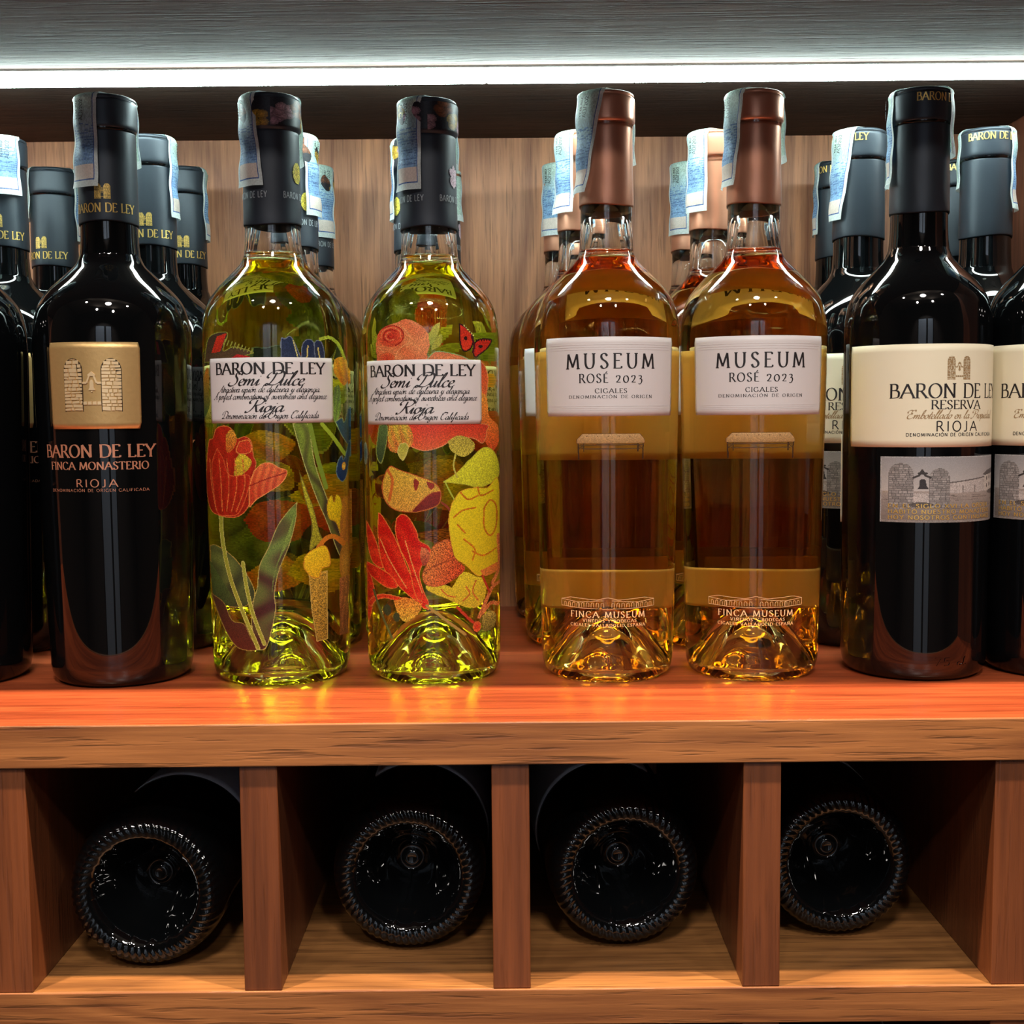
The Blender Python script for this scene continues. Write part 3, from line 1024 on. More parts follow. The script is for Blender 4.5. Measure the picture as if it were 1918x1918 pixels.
# ------------------------------------------------------------------ bottle C: rose wine in clear glass
def make_rose_bottle():
    t = thing('wine_bottle', (0, 0, 0), 0, 'x', 'bottle')
    rf = clear_bottle(t, .0138, .0383, .0352, M['rose_wine'])
    lathe('cork', [(0, .2505), (.0094, .2505), (.0097, .2512), (.0097, .295), (0, .295)], M['cork'], t, 48)
    cap, cr = capsule(t, .0138, .2468, M['cap_copper'], zr=.2890, seed=3)
    for c_ in [c for c in t.children if c.name.startswith('capsule')]: pass
    lb = patch('front_label', -.99, .99, .1372, .1768, rf, .0001, M['label_white'], t)
    L = [pen_text('MUSEUM', -.0232, .0232, .1611, .0073, 'roman_mid', .34),
         pen_text('ROSÉ 2023', -.0162, .0162, .1540, .0043, 'roman_mid', .22)]
    L2 = [pen_text('CIGALES', -.0080, .0080, .1488, .0022, 'roman_mid', .22),
          pen_text('DENOMINACIÓN DE ORIGEN', -.0220, .0220, .1462, .0015, 'roman', .30)]
    wrap('lettering', *merge(L + L2), rf, 0, .00032, M['ink'], lb)
    hl = []
    for z in (.1704, .1716, .1728, .1402, .1411, .1421):
        V = [(-.034 + .068 * i / 20, z + d_) for i in range(21) for d_ in (0, .0003)]
        hl.append((V, [(2 * i, 2 * i + 2, 2 * i + 3, 2 * i + 1) for i in range(20)]))
    wrap('embossed_lines', *merge(hl), rf, 0, .00022, M['label_white'], lb, .0001)
    # the little bench printed under the label
    cv = Canvas(0, 134, 0, 52, .8)
    cv.shape([(2, 14), (14, 3), (122, 3), (132, 14), (132, 22), (2, 22)], (206, 168, 118), (178, 134, 84), smooth=False, rim=(120, 84, 50), rimw=.9)
    for x in range(22, 120, 20): cv.blob(x, 8, 1.4, 1, (120, 84, 50))
    for x in (5, 129): cv.line([(x, 22), (x + (1 if x < 60 else -1) * 1, 50)], 2.4, (58, 42, 34), smooth=False)
    for x in (16, 118): cv.line([(x, 22), (x, 36)], 1.8, (58, 42, 34), smooth=False)
    cv.line([(5, 24), (129, 24)], 2.2, (84, 62, 46), smooth=False)
    cv.line([(12, 31), (122, 31)], 2.0, (84, 62, 46), smooth=False)
    cv.line([(6, 32), (16, 24)], 1.4, (84, 62, 46), smooth=False)
    cv.line([(128, 32), (118, 24)], 1.4, (84, 62, 46), smooth=False)

    def pos(X, Y):
        z = .1293 - Y * .000272
        a = (X - 67) * .000272 / .0372
        r = np.array([rf(v) for v in z]) + .00012
        return np.stack([r * np.sin(a), -r * np.cos(a), z], 1)
    cv.build('bench_print', pos, M['print'], t)
    # the winery drawn in pale line and three lines of letters at the foot
    ln = []

    def seg(pts, w_=.00018):
        V, F = [], []
        for (xa, za), (xb, zb) in zip(pts, pts[1:]):
            n = max(1, int(abs(xb - xa) / .003))
            dl = math.hypot(xb - xa, zb - za)
            nx, nz = -(zb - za) / dl * w_ / 2, (xb - xa) / dl * w_ / 2
            b_ = len(V)
            for i in range(n + 1):
                x, z = xa + (xb - xa) * i / n, za + (zb - za) * i / n
                V += [(x + nx, z + nz), (x - nx, z - nz)]
            F += [(b_ + 2 * i, b_ + 2 * i + 1, b_ + 2 * i + 3, b_ + 2 * i + 2) for i in range(n)]
        ln.append((V, F))
    k = .000272
    for s in (-1, 1):
        seg([(s * 94 * k, .0400), (s * 94 * k, .0435), (s * 72 * k, .0447), (s * 20 * k, .0437), (0, .0450)])
        seg([(s * 94 * k, .0435), (s * 56 * k, .0424), (s * 8 * k, .0434)])
        seg([(s * 94 * k, .0400), (s * 50 * k, .0393), (0, .0391)])
        seg([(s * 56 * k, .0424), (s * 56 * k, .0394)])
        for i in range(9):
            x = s * (10 + i * 9.4) * k
            hh = .0022
            P = [(x + .0007 * math.cos(PI * j / 6), .0400 + .0007 + hh * .35 + .0007 * math.sin(PI * j / 6)) for j in range(7)]
            seg([(x + .0007, .0398)] + P + [(x - .0007, .0398)], .00016)
    T = [pen_text('FINCA MUSEUM', -.0198, .0198, .0346, .0031, 'roman', .25),
         pen_text('VIÑEDOS Y BODEGAS', -.0130, .0150, .0322, .0015, 'roman_mid', .3),
         pen_text('CIGALES VALLADOLID ESPAÑA', -.0200, .0200, .0299, .0015, 'roman_mid', .3)]
    wrap('lettering', *merge(ln + T), rf, -.05, .00012, M['pale_ink'], t)
    # labels on the far side, seen through the wine
    patch('back_label', PI - .95, PI + .95, .1135, .1730, rf, .0001, M['label_back'], t)
    patch('lower_back_label', PI - .95, PI + .95, .0315, .0530, rf, .0001, M['label_back'], t)
    return t


# ------------------------------------------------------------------ bottle B: white wine with printed flowers
def art_tulip():
    cv = Canvas(384, 660, 605, 1215, 1.2)
    S, Ln, B = cv.shape, cv.line, cv.blob
    lime, olive, dgr, plum = (168, 172, 48), (112, 128, 52), (66, 84, 40), (74, 42, 34)
    # dark butterfly
    S([(387, 672), (393, 634), (404, 621), (426, 618), (432, 626), (424, 652), (440, 646), (460, 650), (478, 658), (462, 664), (470, 674)], (66, 52, 40), (96, 74, 50), rim=(150, 150, 60))
    S([(402, 656), (412, 626), (430, 621), (418, 654)], (196, 52, 34), smooth=False)
    S([(436, 668), (448, 660), (470, 664), (470, 672)], (186, 40, 40), smooth=False)
    for a in range(9): Ln([(424 + a * 6, 642 + a * 2), (428 + a * 6, 632 + a * 2.4)], 1.8, (150, 150, 66), smooth=False)
    # iris above the label
    for P in ([(525, 676), (524, 634), (532, 632), (541, 628), (550, 642), (560, 676)], [(560, 676), (561, 646), (568, 634), (578, 633), (584, 644), (583, 676)], [(585, 676), (583, 642), (588, 634), (596, 636), (602, 654), (600, 676)]):
        S(P, (34, 46, 78), (52, 62, 86), rim=(120, 130, 150))
    Ln([(572, 645), (570, 672)], 2.4, (210, 190, 110)); Ln([(590, 648), (594, 672)], 2.4, (210, 190, 110)); Ln([(546, 636), (556, 672)], 2, (200, 190, 120))
    Ln([(594, 632), (612, 628), (630, 642), (642, 668)], 6, (150, 170, 50), (186, 200, 70))
    S([(620, 668), (634, 662), (648, 672), (650, 700), (640, 716), (628, 704), (620, 690)], (222, 160, 46), (200, 110, 30), streak=.5)
    S([(620, 720), (630, 716), (634, 740), (632, 770), (620, 782)], (92, 110, 66), (130, 160, 70), streak=.9)
    S([(622, 784), (636, 776), (641, 784), (650, 750), (653, 790), (651, 828), (636, 812)], (62, 92, 116), (40, 70, 104), rim=(150, 160, 120))
    S([(385, 700), (395, 682), (398, 740), (396, 760), (386, 770)], (196, 120, 40), (70, 100, 50))
    # iris leaves
    S([(545, 786), (572, 786), (586, 862), (612, 936), (632, 990), (640, 1042), (630, 1034), (606, 968), (590, 930), (566, 862)], (120, 140, 52), (70, 62, 42), (.3, 1), rim=(190, 190, 110), streak=.3)
    Ln([(576, 788), (590, 850), (606, 906)], 8, (150, 170, 54), (104, 132, 50))
    Ln([(598, 788), (618, 812), (642, 846)], 7, (186, 204, 60), (140, 160, 50))
    S([(557, 872), (570, 906), (584, 946), (594, 988), (602, 1008), (588, 1014), (576, 1020), (580, 974), (566, 920)], (186, 182, 48), (150, 150, 40), rim=(120, 110, 40), grain=.3)
    # small blue iris
    S([(624, 878), (628, 858), (636, 848), (640, 856), (650, 826), (652, 850), (647, 884), (638, 898), (628, 890)], (42, 78, 130), (28, 52, 100), rim=(120, 140, 150))
    B(640, 868, 4, 8, (236, 214, 120), (220, 140, 40))
    # yellow iris and daffodil
    S([(632, 1000), (636, 940), (643, 926), (655, 940), (656, 1012), (646, 1040)], (196, 130, 44), (176, 110, 50), streak=.6)
    S([(607, 948), (609, 930), (617, 921), (621, 934), (625, 921), (634, 928), (637, 945), (634, 976), (634, 996), (624, 974), (612, 966)], (232, 206, 30), (214, 180, 28), rim=(180, 130, 40))
    B(644, 1052, 12, 38, (196, 150, 60), (170, 120, 40), grain=.2)
    S([(632, 1080), (654, 1080), (650, 1192), (634, 1190)], (166, 110, 60), (120, 70, 40), streak=.8, grain=.35, smooth=False)
    S([(575, 1066), (609, 1062), (611, 1192), (590, 1194), (580, 1130)], (176, 146, 56), (150, 120, 46), smooth=False, grain=.45, rim=(196, 170, 90))
    Ln([(592, 1018), (606, 1002), (622, 1000), (640, 1016)], 9, (222, 150, 46), (196, 110, 36))
    S([(565, 1052), (568, 1032), (582, 1020), (604, 1014), (614, 1034), (614, 1054), (600, 1058), (594, 1074), (578, 1070)], (236, 206, 40), (222, 180, 36), rim=(200, 130, 40))
    # tulip leaves
    S([(397, 1016), (410, 1012), (436, 1026), (458, 1050), (478, 1086), (478, 1112), (452, 1126), (420, 1118), (402, 1072)], (104, 120, 56), (58, 66, 40), (.4, 1), rim=(170, 150, 70), streak=.1)
    S([(397, 1044), (422, 1078), (446, 1116), (424, 1124), (404, 1110)], (84, 108, 50), (60, 76, 40))
    S([(399, 1106), (424, 1118), (440, 1150), (462, 1156), (474, 1182), (490, 1202), (452, 1203), (426, 1170)], (78, 54, 40), (84, 38, 28), rim=(150, 130, 60))
    S([(554, 930), (552, 964), (540, 1012), (524, 1052), (515, 1096), (517, 1130), (506, 1184), (496, 1203), (480, 1196), (474, 1150), (477, 1112), (484, 1086), (488, 1046), (504, 1012), (520, 972), (540, 944)], (112, 136, 62), (72, 38, 34), rim=(180, 170, 90), streak=.08)
    S([(550, 950), (540, 1000), (518, 1050), (510, 1100), (514, 1060), (530, 1010)], (134, 160, 72), (110, 130, 60))
    # stems and tulip
    Ln([(419, 950), (422, 1000), (434, 1062), (452, 1116), (486, 1200)], 7.5, lime, (140, 150, 60), edge=(200, 200, 110))
    Ln([(459, 1042), (466, 1090), (478, 1140), (497, 1192)], 7, lime, (140, 150, 60), edge=(200, 200, 110))
    red, org = (178, 40, 22), (214, 92, 44)
    S([(392, 850), (396, 818), (404, 812), (410, 795), (424, 789), (438, 794), (448, 812), (462, 809), (474, 818), (478, 845), (482, 862), (472, 930), (452, 956), (424, 958), (399, 946), (390, 900)], red, (150, 34, 16), rim=(216, 120, 60), streak=.32)
    S([(428, 806), (440, 796), (448, 814), (442, 832), (430, 838)], (206, 150, 50), (190, 90, 36), grain=.3)
    S([(446, 850), (456, 840), (474, 854), (466, 872), (450, 884), (442, 896), (444, 868)], (206, 182, 46), (190, 150, 40), grain=.25)
    S([(452, 818), (470, 816), (474, 836), (458, 842), (446, 836)], (196, 60, 34), rim=(226, 140, 70))
    S([(478, 872), (490, 860), (506, 857), (522, 866), (537, 874), (526, 896), (500, 914), (482, 926), (470, 938), (470, 900)], (222, 110, 58), (190, 60, 34), rim=(238, 150, 80), streak=.5)
    Ln([(470, 900), (498, 888), (534, 876)], 2.2, (150, 40, 24))
    S([(412, 830), (424, 850), (436, 880), (470, 880), (468, 910), (452, 950), (430, 956), (412, 950), (404, 900), (402, 860)], (190, 44, 24), (160, 36, 18), rim=(216, 96, 50), streak=.5)
    for x in (398, 416, 430, 444, 458): Ln([(x, 850), (x + 4, 900), (x * .6 + 172, 948)], 1.6, (216, 110, 54))
    return cv


def art_rose():
    cv = Canvas(682, 934, 588, 1215, 1.2)
    S, Ln, B = cv.shape, cv.line, cv.blob
    red, orange, yel = (206, 34, 24), (222, 120, 50), (232, 218, 40)
    # rose above the label
    S([(708, 640), (712, 618), (726, 604), (745, 598), (762, 592), (784, 600), (800, 616), (806, 634), (800, 656), (796, 676), (716, 676), (710, 660)], (214, 104, 62), (222, 134, 84), (1, 0), streak=.12)
    B(736, 622, 24, 20, (196, 52, 36), (214, 86, 52))
    for q in range(5): Ln([(736 + (5 + q * 4.4) * math.cos(t * .7 + q), 622 + (4 + q * 3.8) * math.sin(t * .7 + q)) for t in range(6)], 1.8, (226, 130, 84) if q % 2 else (160, 30, 26))
    for P in ([(712, 640), (724, 652), (738, 658)], [(758, 608), (770, 624), (764, 644)], [(742, 676), (748, 650), (770, 636), (788, 648)]): Ln(P, 2, (230, 150, 96))
    B(728, 662, 14, 10, (204, 62, 40), (216, 100, 56))
    S([(803, 622), (812, 606), (824, 600), (818, 624), (806, 640)], (196, 182, 70), (150, 160, 60))
    S([(806, 650), (824, 640), (826, 620), (815, 630)], (170, 166, 60))
    # butterfly
    dk = (40, 18, 18)
    S([(857, 600), (864, 602), (876, 612), (884, 624), (880, 644), (868, 652), (860, 644), (857, 622)], (200, 46, 30), (214, 60, 34), rim=dk, rimw=2.4)
    S([(883, 636), (894, 627), (918, 626), (910, 644), (896, 656), (888, 662), (882, 656)], (204, 44, 28), (190, 36, 24), rim=dk, rimw=2.4)
    B(869, 627, 3, 4, dk); B(896, 641, 4, 3, dk)
    Ln([(880, 622), (884, 640), (882, 652)], 4, (70, 20, 30))
    for q in range(6):
        B(867 + q * 3.2, 604 + q * 3.4, 1.6, 1.6, (216, 206, 120)); B(888 + q * 5, 630 - q * .4, 1.4, 2, dk)
    # salmon bud over the label's right half and down its edge
    S([(794, 676), (804, 660), (818, 651), (846, 655), (868, 662), (882, 676)], (216, 116, 76), (222, 140, 86), rim=(150, 180, 120))
    S([(884, 672), (896, 668), (906, 680), (911, 700), (908, 730), (902, 742), (892, 700)], (206, 74, 44), (226, 110, 60), rim=(226, 150, 90))
    S([(896, 726), (908, 736), (912, 770), (930, 790), (932, 820), (916, 836), (898, 800), (896, 760)], (232, 150, 60), (222, 84, 44), grain=.25)
    # big rose under the label
    S([(742, 784), (896, 784), (908, 800), (900, 822), (880, 812), (848, 812), (826, 826), (796, 834), (770, 826), (750, 806)], (208, 60, 44), (222, 100, 56), rim=(226, 150, 100))
    S([(730, 784), (764, 784), (774, 818), (752, 836), (730, 830)], (200, 172, 62), (206, 120, 56), grain=.35, streak=.4)
    S([(712, 786), (728, 786), (726, 822), (716, 858), (706, 838)], (92, 116, 62), (60, 76, 46), rim=(150, 160, 80))
    S([(760, 818), (766, 828), (756, 852), (746, 838), (750, 822)], (170, 170, 66), (196, 180, 80), rim=(206, 196, 110))
    S([(836, 816), (856, 806), (880, 816), (884, 832), (864, 846), (842, 834)], (176, 160, 66), (196, 180, 70), grain=.3)
    B(685, 840, 4, 22, (46, 70, 90), (150, 160, 140))
    # yellow tulip bud
    S([(724, 872), (733, 862), (748, 868), (782, 880), (812, 893), (824, 912), (818, 934), (796, 944), (768, 948), (740, 944), (722, 928), (716, 900)], (212, 176, 62), (206, 150, 62), rim=(196, 90, 44), grain=.25)
    S([(824, 908), (820, 932), (798, 943), (770, 948), (784, 930), (804, 912)], (140, 46, 36), (110, 34, 30), rim=(196, 110, 50))
    S([(776, 884), (784, 892), (778, 908), (774, 896)], (150, 50, 36)); S([(797, 890), (812, 896), (806, 906), (800, 900)], (150, 50, 36))
    Ln([(728, 870), (736, 890), (730, 926)], 5, (214, 120, 50), (196, 90, 40))
    Ln([(824, 930), (834, 938), (844, 952)], 4, (140, 60, 40))
    # yellow leaf and peony
    S([(826, 892), (850, 876), (874, 852), (900, 830), (920, 836), (932, 862), (930, 890), (896, 904), (866, 898)], (222, 222, 60), (206, 206, 50), rim=(190, 190, 60))
    Ln([(700 + 130, 890), (840, 912), (850, 930)], 2.4, (180, 190, 70)); Ln([(850, 840), (846, 862), (852, 884)], 3, (190, 180, 80))
    S([(842, 932), (858, 910), (884, 904), (908, 906), (932, 896), (933, 1046), (916, 1068), (890, 1072), (868, 1050), (846, 1032), (840, 1004), (836, 962)], yel, (222, 196, 36), grain=.1, rim=(226, 170, 50))
    for P in ([(846, 958), (862, 946), (886, 942)], [(852, 972), (866, 988)], [(902, 944), (914, 930), (926, 944), (926, 980), (914, 998), (902, 980), (902, 944)], [(880, 1024), (900, 1034), (926, 1024)], [(864, 1000), (884, 1020), (880, 1040)], [(890, 904), (896, 920), (920, 912)], [(858, 912), (872, 926), (890, 920)]): Ln(P, 3.0, (206, 120, 30))
    S([(894, 1062), (930, 1052), (930, 1066), (904, 1074)], (222, 130, 60))
    S([(842, 1090), (862, 1062), (886, 1072), (904, 1082), (904, 1112), (890, 1130), (866, 1128), (836, 1112), (818, 1104), (796, 1092), (800, 1080), (824, 1082)], (226, 208, 50), (206, 180, 50), grain=.2)
    for P in ([(822, 1092), (834, 1104), (848, 1108)], [(868, 1090), (874, 1104), (862, 1116)], [(886, 1080), (880, 1100), (890, 1118)]): Ln(P, 2.6, (206, 110, 46))
    # russet leaf
    S([(796, 1044), (806, 1014), (822, 1002), (838, 1000), (848, 1034), (866, 1054), (850, 1072), (822, 1086), (796, 1084), (788, 1066)], (206, 122, 56), (196, 70, 40), (1, .3), grain=.45, rim=(170, 80, 40))
    Ln([(792, 1058), (820, 1044), (848, 1036)], 2, (150, 70, 36))
    # red honeysuckle
    for P in ([(684, 968), (690, 976), (704, 1004), (714, 1040), (716, 1056), (696, 1046), (686, 1012)],
              [(708, 950), (717, 956), (736, 988), (750, 1020), (766, 1060), (790, 1106), (800, 1130), (780, 1118), (742, 1084), (716, 1052), (708, 1004)],
              [(742, 960), (752, 951), (766, 958), (780, 984), (784, 1000), (800, 1010), (804, 1022), (793, 1040), (784, 1062), (790, 1092), (800, 1118), (790, 1128), (774, 1098), (764, 1052), (748, 1016), (740, 984)],
              [(684, 1048), (700, 1052), (730, 1066), (744, 1088), (724, 1092), (696, 1076), (684, 1070)],
              [(684, 1060), (694, 1076), (700, 1102), (694, 1140), (686, 1166), (684, 1120)]):
        S(P, (196, 26, 20), (222, 60, 34), (1, .5), rim=(236, 130, 60), streak=.18)
    Ln([(690, 1130), (700, 1116), (720, 1108), (750, 1112), (784, 1116)], 9, (206, 44, 26), (222, 80, 40), edge=(236, 140, 70))
    Ln([(712, 1000), (730, 1040), (760, 1090)], 2, (236, 150, 80)); Ln([(758, 1000), (772, 1050), (788, 1098)], 2, (236, 150, 80))
    S([(786, 1012), (800, 1018), (802, 1034), (792, 1048), (786, 1036)], (216, 130, 80), (150, 60, 40), grain=.3)
    Ln([(796, 1122), (830, 1150), (866, 1180)], 5, (206, 176, 90), (150, 120, 60))
    S([(736, 1116), (760, 1108), (786, 1120), (780, 1138), (758, 1154), (744, 1140)], (222, 130, 50), (214, 176, 60), grain=.4)
    Ln([(698, 1100), (712, 1140), (732, 1186)], 4, (90, 100, 56))
    B(724, 1134, 7, 11, (60, 72, 44)); B(741, 1146, 6, 9, (60, 72, 44))
    Ln([(852, 1128), (868, 1146), (886, 1164)], 5, (196, 60, 40)); B(888, 1168, 8, 10, (206, 50, 34), (226, 110, 60))
    for P in ([(892, 1150), (906, 1120), (918, 1098), (932, 1092)], [(898, 1144), (914, 1128), (930, 1134)], [(930, 1000), (932, 1060), (918, 1090)]): Ln(P, 7, (206, 96, 60), (226, 150, 80))
    S([(898, 1150), (914, 1142), (926, 1156), (920, 1176), (900, 1178)], (190, 170, 80), (120, 110, 50), grain=.4)
    Ln([(898, 1072), (912, 1106)], 4, (190, 60, 40))
    return cv


def flower_pos(rf, xa, xs, ra, rs, y0=626.):
    """artwork units -> bottle surface: xs, rs let the drawing follow the axis and the girth"""
    def f(X, Y):
        xc = xa + xs * (Y - 600.)
        R = ra + rs * (Y - 600.)
        a = np.arcsin(np.clip((X - xc) / R, -.995, .995))
        z = .1791 - (Y - y0) * .000276
        r = np.array([rf(v) for v in z]) + .00006
        return np.stack([r * np.sin(a), -r * np.cos(a), z], 1)
    return f


def back_art(seed):
    """blurry seen-through flowers on the far side of the bottle"""
    r = random.Random(seed)
    cv = Canvas(0, 300, 0, 600, 2)
    cols = [((226, 176, 60), (206, 110, 40)), ((216, 96, 50), (180, 50, 30)), ((190, 190, 60), (110, 130, 50)), ((226, 206, 60), (200, 150, 50)), ((120, 140, 60), (70, 90, 40))]
    for k in range(20):
        x, y = r.uniform(20, 280), r.uniform(20, 580)
        c1, c2 = cols[k % 5]
        n = 7
        R = r.uniform(18, 46)
        cv.shape([(x + R * r.uniform(.6, 1.2) * math.cos(2 * PI * i / n), y + 1.3 * R * r.uniform(.6, 1.2) * math.sin(2 * PI * i / n)) for i in range(n)], c1, c2, streak=.2)
    return cv


def make_flower_bottle(variant):
    t = thing('wine_bottle', (0, 0, 0), 0, 'x', 'bottle')
    rf = clear_bottle(t, .0146, *((.0378, .0365), (.0362, .0356))[variant], M['white_wine'])
    lathe('cork', [(0, .2505), (.0100, .2505), (.0103, .2512), (.0103, .295), (0, .295)], M['cork'], t, 48)
    cap, cr = capsule(t, .0146, .2382, M['cap_navy'], zr=.2868, seed=5 + variant, lip=.0006)
    # floral band round the top of the capsule and small flowers lower down
    cv = Canvas(0, 380, 0, 82, 2)
    cv.put(np.ones_like(cv.a), (36, 36, 44))
    r = random.Random(variant)
    for q in range(12):
        x, y = q * 32 + r.uniform(-6, 6), r.uniform(14, 66)
        c1 = [(206, 160, 176), (196, 150, 160), (150, 90, 60), (216, 170, 60)][(q + variant) % 4]
        for k in range(5):
            a = k * 1.26 + r.random()
            cv.blob(x + 12 * math.cos(a), y + 15 * math.sin(a), 12, 13, c1, tuple(v * .62 for v in c1), a)

    def pos(X, Y):
        a = X / 380. * 2 * PI
        z = .3012 - Y / 82. * .0145
        rr = np.array([cr(v) for v in z]) + .00030
        return np.stack([rr * np.sin(a), -rr * np.cos(a), z], 1)
    cv.build('floral_band', pos, M['print'], cap)
    def pos2(X, Y):
        a = X / 380. * 2 * PI
        z = .2700 - Y * .00024
        rr = np.array([cr(v) for v in z]) + .00030
        return np.stack([rr * np.sin(a), -rr * np.cos(a), z], 1)
    for q in range(3):
        cv = Canvas(34 + q * 127, 94 + q * 127, 0, 60, 1.6)
        x = 64 + q * 127
        if q == variant: cv.blob(x, 24, 15, 23, (196, 170, 60), (216, 196, 80), grain=.3)
        else:
            for k, (dx, dy) in enumerate(((-8, -10), (0, -17), (8, -10), (-7, 8), (7, 8), (0, 12), (0, -2))):
                cv.blob(x + dx, 27 + dy, 5.5, 10, (214, 176, 196), (236, 214, 222), .3 * dx / 8)
        cv.build('flower_print', pos2, M['print'], cap)
    T = []
    for q in range(3):
        x = (64 + q * 127) / 380. * 2 * PI * .0154
        T.append(pen_text('BARON DE LEY', x - .0105, x + .0105, .2508, .0031, 'sans_bold', .18))
    wrap('lettering', *merge(T), cr, 0, .00034, M['silver_ink'], cap)
    la = -6 if variant == 0 else -10
    la = math.radians(la)
    lb = patch('front_label', la - .96, la + .96, .1352, .1680, rf, .00022, M['label_white'], t)
    L = [pen_text('BARON DE LEY', -.0300, .0300, .1598, .0056, 'roman_bold'),
         pen_text('Semi Dulce', -.0215, .0175, .1541, .0070, 'script'),
         pen_text('Atractiva unión de dulzura y elegancia.', -.0285, .0270, .1507, .0036, 'script'),
         pen_text('A perfect combination of sweetness and elegance.', -.0325, .0315, .1472, .0036, 'script'),
         pen_text('Rioja', -.0120, .0070, .1408, .0066, 'script'),
         pen_text('Denominación de Origen Calificada', -.0268, .0258, .1375, .0036, 'script')]
    wrap('lettering', *merge(L), rf, la, .00044, M['ink'], lb)
    if variant == 0: art_tulip().build('floral_print', flower_pos(rf, 514, .0245, 134, -.009), M['print'], t)
    else: art_rose().build('floral_print', flower_pos(rf, 806, .006, 128, -.002), M['print'], t)
    bk = back_art(variant + 10)

    def posb(X, Y):
        a = PI - 1.15 + X / 300. * 2.3
        z = .184 - Y / 600. * .150
        rr = np.array([rf(v) for v in z]) + .00006
        return np.stack([rr * np.sin(a), -rr * np.cos(a), z], 1)
    bk.build('back_print', posb, M['print'], t)
    return t


# ------------------------------------------------------------------ lying bottles
def lying_bottle(name_loc, yaw, label, lab_phi, rollz=0., group='bottles lying in the upper row of cells'):
    t = thing('lying_bottle', name_loc, 0, label, 'bottle', group)
    t.rotation_euler = (-PI / 2, rollz, yaw)
    return t


def punt_ring(r, z, a):
    if .0270 < r < .0372 and z < .009:
        k = 1 - abs((r - .0322) / .0052) ** 2
        tooth = .5 + .5 * math.cos(56 * a + (r - .03) * 900)
        return (r + .0005 * max(0, k) * tooth, z - .0011 * max(0, k) * tooth + .0004)
    if .0215 < r <= .0262:
        s = .5 + .5 * math.sin(17 * a)
        return (r, z - .0007 * (s ** 3) * (1 if math.sin(a * 2.5 + 1) > -.2 else 0))
    return (r, z)


LYING = {}


def lying_mesh(root):
    if not LYING:
        inner = [(0, .0270), (.0022, .0268), (.0036, .0262), (.0044, .0280), (.0056, .0290), (.0066, .0284), (.0080, .0266), (.0110, .0236), (.0134, .0214), (.0138, .0206), (.0170, .0168), (.0174, .0156), (.0205, .0104), (.0230, .0062), (.0252, .0026), (.0266, .0010)]
        rim = [(.0275, .0002), (.0290, .0), (.0305, .0), (.0320, .0004), (.0335, .0012), (.0348, .0026), (.0360, .0046), (.0370, .0075), (.0377, .0110), (.0380, .0160)]
        body = [(r, z) for z, r in dense(outer_profile(.0150, .0382, .0380)) if z > .02]
        LYING['b'] = lathe('bottle_glass', inner + rim + body + [(0, .3028)], M['dark_glass'], root, 336, punt_ring).data
        LYING['c'] = capsule(root, .0150, .2430, M['cap_black'], seed=9)[0].data
    else:
        link('bottle_glass', LYING['b'], None, root)
        link('capsule', LYING['c'], None, root)


# ------------------------------------------------------------------ build and set out the bottles
P = {'plate': make_plate_bottle(), 'tulip': make_flower_bottle(0), 'rose_print': make_flower_bottle(1), 'rose': make_rose_bottle(), 'cream': make_cream_bottle()}
used = set()


def copy_tree(o, parent):
    c = o.copy()
    C.objects.link(c)
    c.parent = parent
    for ch in list(o.children): copy_tree(ch, c)
    return c


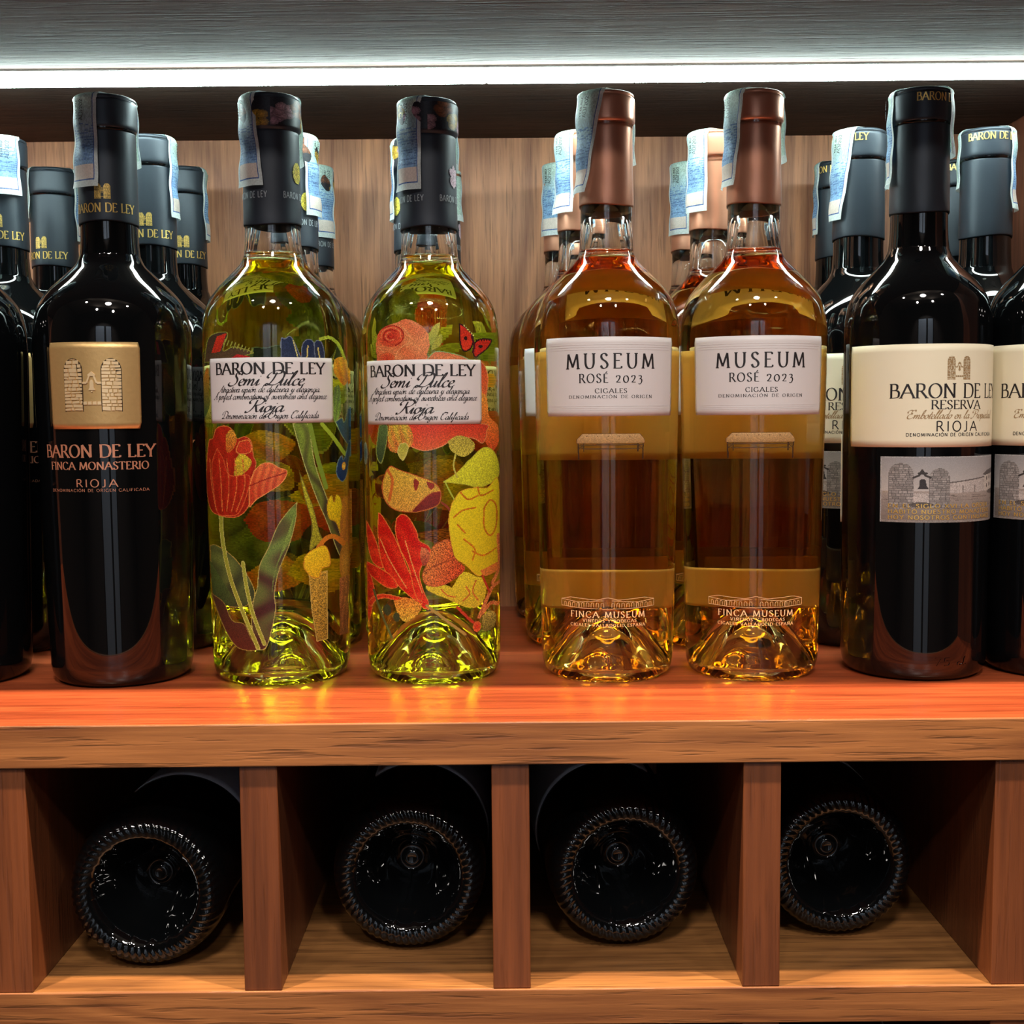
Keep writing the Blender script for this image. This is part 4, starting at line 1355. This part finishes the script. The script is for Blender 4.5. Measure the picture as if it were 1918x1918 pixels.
ROW = {'F': .672, 'S': .765, 'T': .860}
GR = {'F': 'bottles in the front row of the display shelf', 'S': 'bottles in the second row of the display shelf', 'T': 'bottles in the third row of the display shelf'}
SETOUT = [
    # kind, row, x, turn of the bottle, extra turn of the capsule, direction of the stamp, label
    ('plate', 'F', -.2985, 4, 0, -36, 'dark wine bottle cut off by the left picture edge, front row'),
    ('plate', 'F', -.2103, 2, 4, -30, 'dark wine bottle with a brass gate plate, in the front row at left'),
    ('tulip', 'F', -.1245, 10.5, 0, -52, 'yellow white-wine bottle printed with a red tulip, in the front row'),
    ('rose_print', 'F', -.0424, 3.6, 0, -41, 'yellow white-wine bottle printed with a red butterfly and yellow peony, front row'),
    ('rose', 'F', .0508, -1, 0, -42, 'rose wine bottle with copper capsule beside the butterfly bottle, front row'),
    ('rose', 'F', .1283, -4, 0, -64, 'rose wine bottle with copper capsule beside the cream label bottle, front row'),
    ('cream', 'F', .2152, 15, 20, -104, 'dark wine bottle with a whole cream label and building photo, front row right'),
    ('cream', 'F', .2918, -19, 0, -80, 'dark wine bottle with cream label cut off by the right edge, front row'),
    ('plate', 'S', -.3036, 7, 0, 32, 'dark bottle with a bright stamp on its capsule, second row at the left edge'),
    ('plate', 'S', -.2147, 3.7, 0, 91, 'dark bottle right behind the brass plate bottle, second row'),
    ('tulip', 'S', -.1296, -18, 0, 70, 'flower-printed bottle right behind the tulip bottle, second row'),
    ('rose_print', 'S', -.0543, 10, 113, -88, 'flower-printed bottle right behind the butterfly bottle, second row'),
    ('rose', 'S', .0429, -8, 0, -53, 'rose wine bottle behind the left front copper-capped bottle, second row'),
    ('rose', 'S', .1217, 0, 0, -54, 'rose wine bottle behind the right front copper-capped bottle, second row'),
    ('cream', 'S', .2088, -18, -39, -56, 'dark bottle with grey capsule behind and left of the whole cream label bottle, second row'),
    ('cream', 'S', .2848, 0, 0, 66, 'dark bottle with grey capsule lettered in gold near the right edge, second row'),
    ('plate', 'T', -.3063, -15, 0, 106, 'dark bottle with small capsule seen left of the brass plate bottle, third row'),
    ('plate', 'T', -.2194, 12, 0, 100, 'dark bottle with small capsule seen right of the brass plate bottle, third row'),
    ('tulip', 'T', -.1336, -12, 0, 50, 'smallest flower-capped bottle showing right of the tulip bottle, third row'),
    ('rose_print', 'T', -.0480, 20, 0, -130, 'flower-printed bottle hidden behind the butterfly bottle, third row'),
    ('rose', 'T', .0371, 0, 0, -42, 'leftmost copper-capped rose wine bottle, third row'),
    ('rose', 'T', .1229, 0, 0, -47, 'rose wine bottle behind the right pair of copper-capped bottles, third row'),
    ('cream', 'T', .2213, -16, -24, -98, 'dark bottle with small capsule right of the rose wine bottles, third row'),
    ('cream', 'T', .2993, 22, 0, -98, 'dark bottle mostly hidden behind the whole cream label bottle, third row'),
]
for i, (kind, row, x, turn, capturn, sdir, lb) in enumerate(SETOUT):
    if kind in used: t = copy_tree(P[kind], None)
    else:
        t = P[kind]
        used.add(kind)
    t.location = (x, ROW[row], Z0 + .0002)
    t.rotation_euler = (0, 0, math.radians(turn))
    if kind == 'rose_print' and row == 'F': t.scale = (1, 1, .99)
    tag(t, lb, 'bottle', GR[row])
# capsules and stamps come last so that each bottle carries its own
roots = [o for o in C.objects if o.parent is None and o.name.startswith('wine_bottle')]
for i, (kind, row, x, turn, capturn, sdir, lb) in enumerate(SETOUT):
    t = next(o for o in roots if o.get('label') == lb)
    for c in t.children:
        if c.name.startswith('capsule'): c.rotation_euler = (0, 0, math.radians(capturn))
    R = {'rose': .0149, 'plate': .0156, 'cream': .0156}.get(kind, .0153)
    tilt = {4: -.20, 5: -.10, 2: .10, 14: -.15}.get(i, 0.)
    L1 = {4: .049, 5: .046, 8: .032, 14: .050}.get(i, .045)
    s_ = tax_strip(t, R, L1, .040, i, tilt, letters=True)
    s_.rotation_euler = (0, 0, math.radians(sdir - turn))

CELL = [(-.1768, .582, -2, 'dark bottle lying in the leftmost cell, its knurled base lowest of four', 30),
        (-.0525, .600, 0, 'dark bottle lying in the cell below the butterfly bottle, base facing out', 35),
        (.0545, .602, 4, 'dark bottle lying in the cell below the rose wine bottles, base facing out', -35),
        (.1625, .612, 1, 'dark bottle lying against the left side of the rightmost whole cell', 10)]
for i, (x, y, yaw, lb, lphi) in enumerate(CELL):
    t = lying_bottle((x, y, Z0 - .1248 + .0384), math.radians(yaw), lb, 0)
    lying_mesh(t)
    rfc = lambda z: .0382
    p_ = patch('front_label', -1.25, 1.25, .066, .165, rfc, .0001, M['label_grey'], t)
    p_.rotation_euler = (0, 0, math.radians(lphi))
for x, lb in ((.0500, 'dark bottle lying in the cell row below, under the third lying bottle'), (.1640, 'dark bottle lying in the cell row below, under the fourth lying bottle')):
    t = lying_bottle((x, .600, Z0 - .2470 + .0384), 0, lb, 0, group='bottles lying in the lower row of cells')
    lying_mesh(t)
    p_ = patch('front_label', -1.25, 1.25, .050, .150, lambda z: .0382, .0001, M['label_grey'], t)
